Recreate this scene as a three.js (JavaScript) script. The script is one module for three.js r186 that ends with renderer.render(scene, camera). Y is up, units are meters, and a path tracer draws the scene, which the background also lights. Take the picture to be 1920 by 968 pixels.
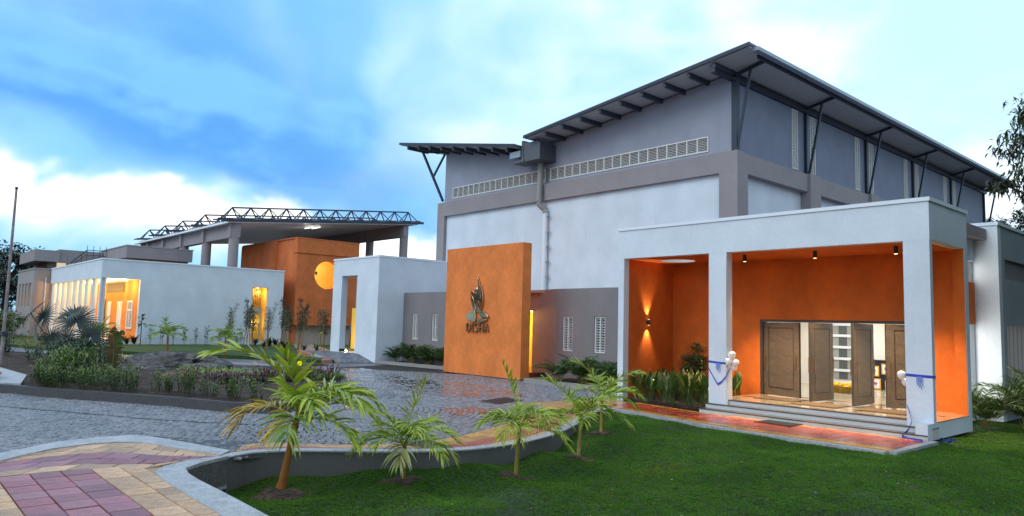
import * as THREE from 'three';
import { mergeGeometries } from 'three/addons/utils/BufferGeometryUtils.js';
import { RectAreaLightUniformsLib } from 'three/addons/lights/RectAreaLightUniformsLib.js';
import { FontLoader } from 'three/addons/loaders/FontLoader.js';
import { TextGeometry } from 'three/addons/geometries/TextGeometry.js';

// ---------------------------------------------------------------- camera, sky, sun, exposure
const scene = new THREE.Scene();
const camera = new THREE.PerspectiveCamera(39.53, 1024 / 516, 0.1, 900);
camera.rotation.order = 'YXZ';
camera.rotation.set(0.0908, 0.8431, 0.0263);
camera.position.set(0, 2.3, 0);
const renderer = new THREE.WebGLRenderer({ antialias: true });
renderer.toneMapping = THREE.LinearToneMapping;
renderer.toneMappingExposure = 1.17;
renderer.shadowMap.enabled = true;
RectAreaLightUniformsLib.init();

// value noise, wrapping on an integer period
function hash(x, y, s) { let h = (x * 374761393 + y * 668265263 + s * 1274126177) | 0; h = Math.imul(h ^ (h >>> 13), 1274126177); h ^= h >>> 16; return (h >>> 0) / 4294967296; }
function vnoise(x, y, p, s = 1) {
  const xi = Math.floor(x), yi = Math.floor(y), f = x - xi, g = y - yi, u = f * f * (3 - 2 * f), v = g * g * (3 - 2 * g);
  const w = (a) => p ? ((a % p) + p) % p : a;
  const a = hash(w(xi), w(yi), s), b = hash(w(xi + 1), w(yi), s), c = hash(w(xi), w(yi + 1), s), d = hash(w(xi + 1), w(yi + 1), s);
  return a + (b - a) * u + (c - a) * v + (a - b - c + d) * u * v;
}
function fbm(x, y, o = 4, p = 0, s = 1) { let t = 0, a = 0.5, n = 0; for (let i = 0; i < o; i++) { t += a * vnoise(x, y, p, s + i * 17); n += a; a *= 0.5; x *= 2; y *= 2; p *= 2; } return t / n; }
const sstep = (a, b, x) => { const t = Math.min(1, Math.max(0, (x - a) / (b - a))); return t * t * (3 - 2 * t); };
const mix = (a, b, t) => a + (b - a) * t;
const mix3 = (a, b, t) => [mix(a[0], b[0], t), mix(a[1], b[1], t), mix(a[2], b[2], t)];

function skyTexture() {
  const W = 2048, H = 1024, data = new Float32Array(W * H * 4);
  const BLUE = [0.1, 0.37, 0.88], AZURE = [0.24, 0.6, 1.02], CYAN = [0.6, 0.91, 1.12], WHITE = [1.15, 1.2, 1.26], PALE = [0.62, 0.83, 1.04];
  for (let j = 0; j < H; j++) for (let i = 0; i < W; i++) {
    const el = ((j + 0.5) / H - 0.5) * 180, az = ((i + 0.5) / W - 0.5) * 360, e = Math.max(0, el);
    // noise on the sphere, so that there is no seam
    const ce = Math.cos(el * Math.PI / 180), X = ce * Math.cos(az * Math.PI / 180), Z = ce * Math.sin(az * Math.PI / 180), Y = Math.sin(e * Math.PI / 180);
    const q = 1 / (Y + 0.75), px = X * q * 3.2 + 40, pz = Z * q * 3.2 + 40;
    const wx = fbm(px * 1.1, pz * 1.1, 3, 0, 5) - 0.5, wz = fbm(px * 1.1 + 14, pz * 1.1 + 2, 3, 0, 8) - 0.5;
    const n1 = fbm(px * 0.9 + wx * 0.9, pz * 0.9 + wz * 0.9, 4, 0, 3), n2 = fbm(px * 2.2 + wx * 1.5 + 7, pz * 2.2 + wz * 1.5 + 3, 6, 0, 11), n3 = fbm(px * 6 + wx * 3, pz * 6 + Y * 9, 5, 0, 15);
    let daz = az + 160; if (daz > 180) daz -= 360; if (daz < -180) daz += 360;
    // high thin cloud all round, a dark blue cloud bank over the west
    const cover = sstep(0.3, 0.72, n1 * 0.72 + n2 * 0.28);
    let c = mix3(AZURE, CYAN, sstep(0.0, 0.6, cover));
    c = mix3(c, WHITE, 0.75 * sstep(0.42, 1, cover + (n3 - 0.5) * 0.25));
    const far = 1 - Math.exp(-((daz / 34) ** 2));
    c = mix3(c, mix3(CYAN, WHITE, 0.12 + 0.75 * sstep(0.42, 0.62, n1 * 0.75 + n3 * 0.25)), 0.85 * far);
    const h = e + daz * 0.2, n4 = fbm(daz * 0.055 + 50, h * 0.3 + 50 + (n2 - 0.5) * 1.2, 5, 0, 23);   // streaks along the bank
    const ramp = daz < 0 ? 1 : Math.exp(-((daz / 25) ** 2));
    const bank = ramp * Math.exp(-((daz / 60) ** 4)) * sstep(8.0, 11.2, h + (n2 - 0.5) * 4.5 + (n4 - 0.5) * 3) * mix(1, 0.62, sstep(13, 21, h + (n4 - 0.5) * 8)) * (1 - 0.6 * sstep(8, 18, e - 8 + daz * 0.6) * sstep(-6, 8, daz)) * (1 - 0.8 * sstep(22, 40, e));
    const dark = Math.min(0.97, bank * (1.0 + 0.9 * (n4 - 0.5) + 0.35 * (n3 - 0.5)));
    c = mix3(c, mix3([0.085, 0.32, 0.8], AZURE, 0.05 + 0.75 * sstep(0.4, 0.68, n4 * 0.65 + n3 * 0.35)), dark);
    // the lit gap under the bank
    const line = 9.4 - (daz + 14) * 0.14 + (n2 - 0.5) * 4.5 + (n3 - 0.5) * 2.8;
    const gap = Math.exp(-(((e - line) / (e > line ? 1.1 : 2.3)) ** 2)) * Math.exp(-((daz / 26) ** 4));
    c = mix3(c, [1.4, 1.4, 1.36], Math.min(1, gap * (1.1 + 0.8 * (n3 - 0.5))));
    const low = Math.exp(-e / 4.2) * 0.75;
    c = mix3(c, mix3([0.42, 0.78, 0.98], PALE, sstep(0.4, 0.6, n1)), low * (1 - gap * 0.7));
    if (el < 0) c = [0.12, 0.13, 0.13];
    data.set([...c, 1], (j * W + i) * 4);
  }
  const t = new THREE.DataTexture(data, W, H, THREE.RGBAFormat, THREE.FloatType);
  t.mapping = THREE.EquirectangularReflectionMapping; t.magFilter = t.minFilter = THREE.LinearFilter; t.needsUpdate = true;
  return t;
}
scene.background = skyTexture();
scene.environment = scene.background;

const sun = new THREE.DirectionalLight(new THREE.Color(1, 0.97, 0.92), 0.9);
sun.position.set(-40, 62, 62); sun.target.position.set(-22, 0, -14);
sun.castShadow = true; sun.shadow.radius = 60; sun.shadow.mapSize.set(2048, 2048);
Object.assign(sun.shadow.camera, { left: -70, right: 70, top: 60, bottom: -60, near: 1, far: 220 });
scene.add(sun, sun.target);

// ---------------------------------------------------------------- helpers
let seed = 7;
function rnd() { seed = (seed + 0x6D2B79F5) | 0; let t = Math.imul(seed ^ (seed >>> 15), 1 | seed); t = (t + Math.imul(t ^ (t >>> 7), 61 | t)) ^ t; return ((t ^ (t >>> 14)) >>> 0) / 4294967296; }
const rr = (a, b) => a + (b - a) * rnd();
const names = {};
function numbered(n) { const k = names[n] = (names[n] ?? -1) + 1; return k ? `${n}_${String(k).padStart(3, '0')}` : n; }
const V = (x, y, z) => new THREE.Vector3(x, y, z);

function tag(o, label, category, group) { o.userData.label = label; o.userData.category = category; if (group) o.userData.group = group; return o; }
function thing(name, label, category, pos = [0, 0, 0], group, turn = 0) {
  const o = new THREE.Group(); o.name = numbered(name); o.position.set(...pos); o.rotation.y = turn; scene.add(o);
  return tag(o, label, category, group);
}
function setting(name, pos = [0, 0, 0]) { const o = new THREE.Group(); o.name = name; o.position.set(...pos); o.userData.kind = 'structure'; scene.add(o); return o; }
// where the origin of a parent lies in the world (nothing here that holds world-built geometry is turned)
function origin(o) { const v = V(0, 0, 0); for (; o && o !== scene; o = o.parent) v.add(o.position); return v; }
function metricUV(g) {
  const p = g.attributes.position, n = g.attributes.normal, uv = new Float32Array(p.count * 2);
  for (let i = 0; i < p.count; i++) {
    const ax = Math.abs(n.getX(i)), ay = Math.abs(n.getY(i)), az = Math.abs(n.getZ(i));
    if (ay >= ax && ay >= az) { uv[2 * i] = p.getX(i); uv[2 * i + 1] = p.getZ(i); }
    else if (ax > az) { uv[2 * i] = p.getZ(i); uv[2 * i + 1] = p.getY(i); } else { uv[2 * i] = p.getX(i); uv[2 * i + 1] = p.getY(i); }
  }
  g.setAttribute('uv', new THREE.BufferAttribute(uv, 2)); return g;
}
function plain(g) { const h = g.index ? g.toNonIndexed() : g; for (const k of Object.keys(h.attributes)) if (!['position', 'normal', 'uv'].includes(k)) h.deleteAttribute(k); return h; }
function merged(list, uv = true) {
  const gs = (Array.isArray(list) ? list : [list]).map(plain), g = gs.length > 1 ? mergeGeometries(gs) : gs[0];
  return uv ? metricUV(g) : g;
}
function mesh(name, g, m, parent = scene, kind) {
  const o = new THREE.Mesh(g, m); o.name = parent === scene ? numbered(name) : name; o.castShadow = o.receiveShadow = true; parent.add(o);
  if (kind) o.userData.kind = kind; return o;
}
// geometry given in world coordinates, hung under a parent that stands anywhere
function put(name, list, m, parent = scene, kind) {
  const g = merged(list), at = origin(parent); g.translate(-at.x, -at.y, -at.z);
  return mesh(name, g, m, parent, kind);
}
function box(x0, x1, y0, y1, z0, z1) { const g = new THREE.BoxGeometry(Math.abs(x1 - x0), Math.abs(y1 - y0), Math.abs(z1 - z0)); g.translate((x0 + x1) / 2, (y0 + y1) / 2, (z0 + z1) / 2); return g; }
function cyl(x, y0, y1, z, r0, r1 = r0, n = 20) { const g = new THREE.CylinderGeometry(r1, r0, y1 - y0, n); g.translate(x, (y0 + y1) / 2, z); return g; }
function bar(a, b, w, h = w) {           // a square bar between two points
  const d = b.clone().sub(a), L = d.length(), g = new THREE.BoxGeometry(w, h, L);
  const q = new THREE.Matrix4().lookAt(V(0, 0, 0), d, Math.abs(d.y / L) > 0.99 ? V(1, 0, 0) : V(0, 1, 0)); g.applyMatrix4(q);
  g.translate((a.x + b.x) / 2, (a.y + b.y) / 2, (a.z + b.z) / 2); return g;
}
function pipe(pts, r, n = 8, seg = 24, closed = false) { return new THREE.TubeGeometry(new THREE.CatmullRomCurve3(pts, closed, 'catmullrom', 0.2), seg, r, n, closed); }
function poly(points) { const s = new THREE.Shape(); points.forEach((p, i) => i ? s.lineTo(p[0], p[1]) : s.moveTo(p[0], p[1])); return s; }
// an upright plate: the shape's x runs along world x (axis 'x') or along world z (axis 'z'); thickness runs from t0 to t1 on the other axis
function plate(shape, axis, t0, t1, curve = 24) {
  const g = new THREE.ExtrudeGeometry(shape, { depth: Math.abs(t1 - t0), bevelEnabled: false, curveSegments: curve });
  if (axis === 'x') g.translate(0, 0, Math.min(t0, t1));
  else { g.rotateY(-Math.PI / 2); g.translate(Math.max(t0, t1), 0, 0); }   // shape x -> world z
  return g;
}
// a flat sheet or slab from a plan outline [[x, z] ...] between two heights
function slab(outline, y0, y1, holes = []) {
  const s = poly(outline.map(([x, z]) => [x, -z])); for (const h of holes) s.holes.push(h);
  const g = new THREE.ExtrudeGeometry(s, { depth: y1 - y0, bevelEnabled: false, curveSegments: 32 }); g.rotateX(-Math.PI / 2); g.translate(0, y0, 0); return g;
}
function rectHole(x0, x1, y0, y1) { const p = new THREE.Path(); p.moveTo(x0, y0); p.lineTo(x1, y0); p.lineTo(x1, y1); p.lineTo(x0, y1); p.closePath(); return p; }
function circHole(x, y, r) { const p = new THREE.Path(); p.absarc(x, y, r, 0, Math.PI * 2, true); return p; }
function inside(x, z, o) { let c = false; for (let i = 0, j = o.length - 1; i < o.length; j = i++) { const [a, b] = o[i], [d, e] = o[j]; if ((b > z) !== (e > z) && x < (d - a) * (z - b) / (e - b) + a) c = !c; } return c; }
function smooth(points, n, closed = false) { return new THREE.CatmullRomCurve3(points.map(([x, z]) => V(x, 0, z)), closed, 'centripetal').getSpacedPoints(n).map((p) => [p.x, p.z]); }

// collects ribbons, tubes and leaves with a colour per vertex
class MB {
  constructor() { this.p = []; this.c = []; this.u = []; this.i = []; }
  v(p, c, u = 0, w = 0) { this.p.push(p.x, p.y, p.z); this.c.push(c[0], c[1], c[2]); this.u.push(u, w); return this.p.length / 3 - 1; }
  ribbon(pts, widths, side, col, fold = 0) {       // side: vector across; fold lifts the edges like a leaf folded at its midrib
    const n = pts.length, rows = [];
    for (let k = 0; k < n; k++) {
      const s = Array.isArray(side) ? side[k] : side, w = widths[k] / 2, c = Array.isArray(col[0]) ? col[k] : col;
      const a = pts[k].clone().addScaledVector(s, w), b = pts[k].clone().addScaledVector(s, -w);
      if (fold) { a.y += fold * w; b.y += fold * w; rows.push([this.v(a, c, 0, k), this.v(pts[k], c, 0.5, k), this.v(b, c, 1, k)]); } else rows.push([this.v(a, c, 0, k), this.v(b, c, 1, k)]);
    }
    for (let k = 0; k < n - 1; k++) for (let m = 0; m < rows[k].length - 1; m++) { const a = rows[k][m], b = rows[k][m + 1], c = rows[k + 1][m], d = rows[k + 1][m + 1]; this.i.push(a, c, b, b, c, d); }
  }
  leaf(at, dir, up, L, w, col, bend = 0.15) {      // a pointed leaf of six faces
    const s = dir.clone().cross(up).normalize(), nrm = s.clone().cross(dir).normalize();
    const m = at.clone().addScaledVector(dir, L * 0.45).addScaledVector(nrm, L * bend * 0.4), e = at.clone().addScaledVector(dir, L).addScaledVector(nrm, -L * bend);
    const a = this.v(at, col), b = this.v(m.clone().addScaledVector(s, w / 2).addScaledVector(nrm, w * 0.14), col), c = this.v(m, col), d = this.v(m.clone().addScaledVector(s, -w / 2).addScaledVector(nrm, w * 0.14), col), t = this.v(e, col);
    this.i.push(a, b, c, a, c, d, b, t, c, c, t, d);
  }
  tube(pts, radii, col, n = 6) {
    let prev = null; const N = pts.length;
    let ref = V(0.31, 0.17, 0.93).normalize();
    for (let k = 0; k < N; k++) {
      const t = pts[Math.min(k + 1, N - 1)].clone().sub(pts[Math.max(k - 1, 0)]).normalize();
      const s = ref.clone().addScaledVector(t, -ref.dot(t)).normalize(), b = t.clone().cross(s), ring = []; ref = s;
      const r = Array.isArray(radii) ? radii[k] : radii, c = Array.isArray(col[0]) ? col[k] : col;
      for (let m = 0; m < n; m++) { const a = m / n * Math.PI * 2; ring.push(this.v(pts[k].clone().addScaledVector(s, Math.cos(a) * r).addScaledVector(b, Math.sin(a) * r), c, m / n, k)); }
      if (prev) for (let m = 0; m < n; m++) { const q = (m + 1) % n; this.i.push(prev[m], ring[m], prev[q], prev[q], ring[m], ring[q]); }
      prev = ring;
    }
  }
  geometry() {
    const g = new THREE.BufferGeometry();
    g.setAttribute('position', new THREE.Float32BufferAttribute(this.p, 3)); g.setAttribute('uv', new THREE.Float32BufferAttribute(this.u, 2));
    g.setAttribute('color', new THREE.Float32BufferAttribute(this.c, 3)); g.setIndex(this.i); g.computeVertexNormals(); return g;
  }
}

// ---------------------------------------------------------------- textures and materials
function tex(size, fn, srgb, rep = 1) {
  const d = new Uint8Array(size * size * 4);
  for (let j = 0; j < size; j++) for (let i = 0; i < size; i++) { const c = fn(i / size, j / size); const k = (j * size + i) * 4; for (let m = 0; m < 3; m++) d[k + m] = Math.max(0, Math.min(255, c[Math.min(m, c.length - 1)] * 255)); d[k + 3] = 255; }
  const t = new THREE.DataTexture(d, size, size, THREE.RGBAFormat); t.wrapS = t.wrapT = THREE.RepeatWrapping; t.magFilter = THREE.LinearFilter; t.minFilter = THREE.LinearMipmapLinearFilter; t.generateMipmaps = true;
  if (srgb) t.colorSpace = THREE.SRGBColorSpace; t.repeat.set(rep, rep); t.needsUpdate = true; return t;
}
function again(t, rx, ry = rx) { const c = t.clone(); c.repeat.set(rx, ry); c.needsUpdate = true; return c; }
// wall paint: soft patches, roller marks, a few rain streaks
const tPaint = tex(512, (u, v) => { const a = fbm(u * 5, v * 5, 4, 5, 2), s = fbm(u * 46, v * 2, 3, 46, 9), f = vnoise(u * 128, v * 128, 128, 4); const streak = sstep(0.62, 0.82, s) * sstep(0.4, 0.75, fbm(u * 6, v * 3, 2, 6, 21)) * Math.sin(Math.PI * v); return [0.93 + 0.09 * (a - 0.5) + 0.03 * (f - 0.5) - 0.03 * streak]; }, true, 0.24);
const tTrowel = tex(512, (u, v) => { const a = fbm(u * 4, v * 4, 4, 4, 52), b = fbm(u * 22, v * 22, 3, 22, 57), w = fbm(u * 9 + 2 * a, v * 9, 3, 9, 61), f = vnoise(u * 128, v * 128, 128, 4); return [0.92 + 0.13 * (a - 0.5) + 0.09 * (b - 0.5) + 0.08 * (w - 0.5) + 0.03 * (f - 0.5)]; }, true, 0.3);
const tRough = tex(256, (u, v) => { const a = fbm(u * 32, v * 32, 3, 32, 6); return [a]; }, false, 1.6);
const tSpeck = tex(256, (u, v) => { const a = fbm(u * 60, v * 60, 2, 60, 6), b = fbm(u * 6, v * 6, 3, 6, 3); const k = 0.82 + 0.3 * (a - 0.5) + 0.22 * (b - 0.5); return [k, k, k]; }, true, 0.9);
const tSoil = tex(256, (u, v) => { const a = fbm(u * 40, v * 40, 3, 40, 16), b = fbm(u * 6, v * 6, 3, 6, 13); const k = 0.55 + 0.6 * (a - 0.5) + 0.5 * (b - 0.5); return [k, k * 0.97, k * 0.94]; }, true, 0.6);
const tRock = tex(512, (u, v) => { const w = fbm(u * 4, v * 4, 3, 4, 3), a = fbm(u * 12 + w * 2, v * 12 + w * 2, 4, 12, 16), c = Math.abs(fbm(u * 7 + w, v * 7, 4, 7, 5) - 0.5) * 2; const k = 0.45 + 0.7 * (a - 0.4) - 0.25 * (1 - sstep(0, 0.12, c)); return [k]; }, true, 0.35);
const tTurf = tex(512, (u, v) => { const a = fbm(u * 90, v * 90, 2, 90, 16), b = fbm(u * 5, v * 5, 4, 5, 13), d = sstep(0.6, 0.8, fbm(u * 9, v * 9, 3, 9, 33)); const k = 0.7 + 0.7 * (a - 0.5) + 0.4 * (b - 0.5); return [k * (0.9 + 0.25 * d), k, k * 0.8]; }, true, 0.3);
const tSett = tex(512, (u, v) => { // far cobbles: rows of stones with dark joints, only beyond the built ones
  const R = 16, row = Math.floor(v * R), o = (row % 2) * 0.5, x = u * 16 + o, xi = Math.floor(x), fx = x - xi, fy = v * R - row; const e = Math.min(fx, 1 - fx, fy, 1 - fy); const t = 0.75 + 0.35 * (hash(xi % 16, row, 4) - 0.5) + 0.2 * (vnoise(u * 90, v * 90, 90, 3) - 0.5); return [t * (0.45 + 0.55 * sstep(0.03, 0.12, e))]; }, true, 0.4);
const tGrass8 = tRough;

const C = (r, g, b) => new THREE.Color().setRGB(r, g, b);
const std = (o) => new THREE.MeshStandardMaterial(o), phy = (o) => new THREE.MeshPhysicalMaterial(o);
const wall = (c, o = {}) => std({ color: c, map: tPaint, roughness: 0.82, bumpMap: tRough, bumpScale: 0.0025, ...o });
const M = {
  white: wall(C(0.695, 0.77, 0.87)), whiteTrim: std({ color: C(0.69, 0.75, 0.84), roughness: 0.7 }),
  grey: wall(C(0.3, 0.275, 0.295)), gable: wall(C(0.34, 0.355, 0.45)), greyUp: wall(C(0.22, 0.25, 0.35)), wingShade: wall(C(0.36, 0.41, 0.46)), canopy: std({ color: C(0.78, 0.79, 0.8), roughness: 0.35 }), greyLow: wall(C(0.235, 0.22, 0.235)), greyTrim: std({ color: C(0.26, 0.26, 0.28), roughness: 0.75 }),
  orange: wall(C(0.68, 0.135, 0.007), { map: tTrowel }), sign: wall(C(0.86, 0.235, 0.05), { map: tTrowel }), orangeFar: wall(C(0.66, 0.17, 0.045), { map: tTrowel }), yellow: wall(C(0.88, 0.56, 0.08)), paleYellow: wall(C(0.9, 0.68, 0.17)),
  beige: wall(C(0.5, 0.42, 0.36)), stoneGrey: wall(C(0.32, 0.3, 0.29)),
  steel: std({ color: C(0.022, 0.03, 0.055), roughness: 0.45, metalness: 0.2 }), steelMid: std({ color: C(0.05, 0.06, 0.085), roughness: 0.5, metalness: 0.2 }),
  soffit: std({ color: C(0.42, 0.44, 0.47), roughness: 0.45, metalness: 0, bumpMap: again(tRough, 0.3), bumpScale: 0.004 }),
  roofTop: std({ color: C(0.08, 0.1, 0.16), roughness: 0.45, metalness: 0.3 }), gutter: std({ color: C(0.26, 0.3, 0.37), roughness: 0.4, metalness: 0.3 }),
  gutterDark: std({ color: C(0.09, 0.1, 0.12), roughness: 0.5, metalness: 0.3 }),
  louvre: std({ color: C(0.66, 0.66, 0.66), roughness: 0.6 }), dark: std({ color: C(0.02, 0.02, 0.022), roughness: 0.9 }), ductGrey: std({ color: C(0.26, 0.25, 0.25), roughness: 0.6 }),
  pipeWhite: std({ color: C(0.68, 0.72, 0.78), roughness: 0.5 }),
  door: std({ color: C(0.15, 0.11, 0.082), roughness: 0.5, map: again(tSpeck, 0.5, 2) }), doorDark: std({ color: C(0.045, 0.03, 0.022), roughness: 0.5 }),
  chrome: std({ color: C(0.7, 0.66, 0.58), roughness: 0.22, metalness: 1 }), gold: std({ color: C(0.5, 0.36, 0.23), roughness: 0.08, metalness: 1 }), bronze: std({ color: C(0.36, 0.2, 0.09), roughness: 0.35, metalness: 0.9 }),
  marble: phy({ color: C(0.62, 0.5, 0.36), roughness: 0.16, map: tSpeck, clearcoat: 0.6, clearcoatRoughness: 0.05 }), granite: phy({ color: C(0.05, 0.045, 0.045), roughness: 0.12, map: tSpeck }),
  step: std({ color: C(0.6, 0.61, 0.63), roughness: 0.5, map: tPaint }), nosing: std({ color: C(0.12, 0.1, 0.095), roughness: 0.3, map: tSpeck }),
  kerbDark: std({ color: C(0.072, 0.072, 0.08), roughness: 0.6, map: tSpeck, bumpMap: tRough, bumpScale: 0.003 }), kerbWhite: std({ color: C(0.5, 0.51, 0.55), roughness: 0.5, map: tSpeck, bumpMap: tRough, bumpScale: 0.002 }),
  retain: std({ color: C(0.12, 0.12, 0.125), roughness: 0.7, map: tPaint, bumpMap: tRough, bumpScale: 0.003 }),
  earth: std({ color: C(0.2, 0.125, 0.095), roughness: 1, map: tSoil, bumpMap: again(tSoil, 1.5), bumpScale: 0.03 }),
  soil: std({ color: C(0.11, 0.07, 0.05), roughness: 1, map: tSoil, bumpMap: again(tSoil, 1.5), bumpScale: 0.03 }), turf: std({ color: C(0.045, 0.09, 0.014), roughness: 1, map: tTurf, bumpMap: again(tTurf, 0.6), bumpScale: 0.02 }),
  turfFar: std({ color: C(0.06, 0.12, 0.02), roughness: 1, map: tTurf, bumpMap: again(tTurf, 0.6), bumpScale: 0.02 }),
  mortar: std({ color: C(0.06, 0.06, 0.065), roughness: 0.8, map: tSoil }), settFar: std({ color: C(0.25, 0.255, 0.31), roughness: 0.36, map: tSett, bumpMap: tSett, bumpScale: 0.012 }),
  sett: std({ color: C(1, 1, 1), roughness: 0.24, map: again(tSpeck, 3), bumpMap: again(tRough, 6), bumpScale: 0.004 }),
  water: phy({ color: C(0.03, 0.032, 0.035), roughness: 0.03, transmission: 0 }),
  rock: std({ color: C(0.22, 0.205, 0.22), roughness: 0.75, map: tRock, bumpMap: tRock, bumpScale: 0.05 }), rockPink: std({ color: C(0.4, 0.26, 0.22), roughness: 0.8, map: tRock, bumpMap: tRock, bumpScale: 0.03 }),
  leaf: phy({ vertexColors: true, color: C(1, 1, 1), roughness: 0.45, transmission: 0.35, thickness: 0, side: THREE.DoubleSide }), bark: std({ vertexColors: true, roughness: 0.9, bumpMap: again(tSoil, 2), bumpScale: 0.01 }),
  grassBlade: phy({ vertexColors: true, roughness: 0.9, specularIntensity: 0.25, transmission: 0.25, thickness: 0, side: THREE.DoubleSide }),
  glass: phy({ color: C(0.9, 0.95, 0.95), roughness: 0.02, transmission: 1, thickness: 0, ior: 1.5 }), glassDark: phy({ color: C(0.02, 0.025, 0.03), roughness: 0.05 }), glassGrey: std({ color: C(0.3, 0.34, 0.33), roughness: 0.2 }),
  blue: std({ color: C(0.03, 0.05, 0.45), roughness: 0.35, side: THREE.DoubleSide }), balloon: phy({ color: C(0.86, 0.84, 0.84), roughness: 0.25, transmission: 0.2, thickness: 0 }),
  mat: std({ color: C(0.012, 0.012, 0.013), roughness: 1, bumpMap: again(tRough, 6), bumpScale: 0.006 }), matBrown: std({ color: C(0.1, 0.06, 0.035), roughness: 1, bumpMap: again(tRough, 6), bumpScale: 0.006 }),
  black: std({ color: C(0.015, 0.015, 0.016), roughness: 0.4 }), plastic: std({ color: C(0.75, 0.66, 0.52), roughness: 0.4 }),
};
const glow = (r, g, b, k) => std({ color: C(0.02, 0.02, 0.02), emissive: C(r, g, b), emissiveIntensity: k, roughness: 0.6 });
M.lampWarm = glow(1, 0.72, 0.32, 5); M.lampWhite = glow(1, 0.95, 0.86, 4); M.panel = glow(1, 0.97, 0.9, 3); M.winWarm = glow(1, 0.66, 0.24, 1.0); M.winPale = glow(1, 0.84, 0.55, 0.62); M.winWhite = glow(0.95, 0.95, 0.85, 0.62);
const WARM = C(1, 0.62, 0.22), WARM2 = C(1, 0.74, 0.42);
function point(parent, x, y, z, color, I, r = 3) { const l = new THREE.PointLight(color, I); l.position.set(x, y, z).sub(origin(parent)); l.castShadow = true; l.shadow.radius = r; parent.add(l); return l; }
function spot(parent, p, t, color, I, angle, pen, r = 1.5) {
  const l = new THREE.SpotLight(color, I, 0, angle, pen); const at = origin(parent); l.position.set(...p).sub(at); l.target.position.set(...t).sub(at); l.castShadow = true; l.shadow.radius = r; parent.add(l, l.target); return l;
}
// ---------------------------------------------------------------- the hall (tall grey and white building with the butterfly roof)
// a louvred opening: frame and mullions are one part, its blades are real slats joined as stuff
function louvre(parent, name, axis, a0, a1, y0, y1, face, cols, blades, out = 1, depth = 0.09, bladeMat = M.louvre) {
  const fr = [], sl = [], w = 0.045, P = (u0, u1, v0, v1, d0, d1) => axis === 'x' ? box(u0, u1, v0, v1, face + d0 * out, face + d1 * out) : box(face + d0 * out, face + d1 * out, v0, v1, u0, u1);
  fr.push(P(a0, a1, y0, y0 + w, -depth, 0.02), P(a0, a1, y1 - w, y1, -depth, 0.02));
  for (let k = 0; k <= cols; k++) { const u = mix(a0 + w / 2, a1 - w / 2, k / cols); fr.push(P(u - w / 2, u + w / 2, y0 + w, y1 - w, -depth, 0.018)); }
  const f = put(name, fr, bladeMat, parent), ph = (y1 - y0 - 2 * w) / blades;
  for (let i = 0; i < blades; i++) {
    const g = P(a0 + w, a1 - w, -ph * 0.22, ph * 0.2, -0.01, 0.01), m = new THREE.Matrix4();
    if (axis === 'x') { g.translate(0, 0, -face); g.applyMatrix4(m.makeRotationX(0.75 * out)); g.translate(0, y0 + w + ph * (i + 0.5), face - out * depth * 0.45); }
    else { g.translate(-face, 0, 0); g.applyMatrix4(m.makeRotationZ(-0.75 * out)); g.translate(face - out * depth * 0.45, y0 + w + ph * (i + 0.5), 0); }
    sl.push(g);
  }
  put('louvre_blades', sl, bladeMat, f, 'stuff');
  put('dark_void', [P(a0, a1, y0, y1, -depth - 0.03, -depth)], M.dark, f);
  return f;
}
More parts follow.
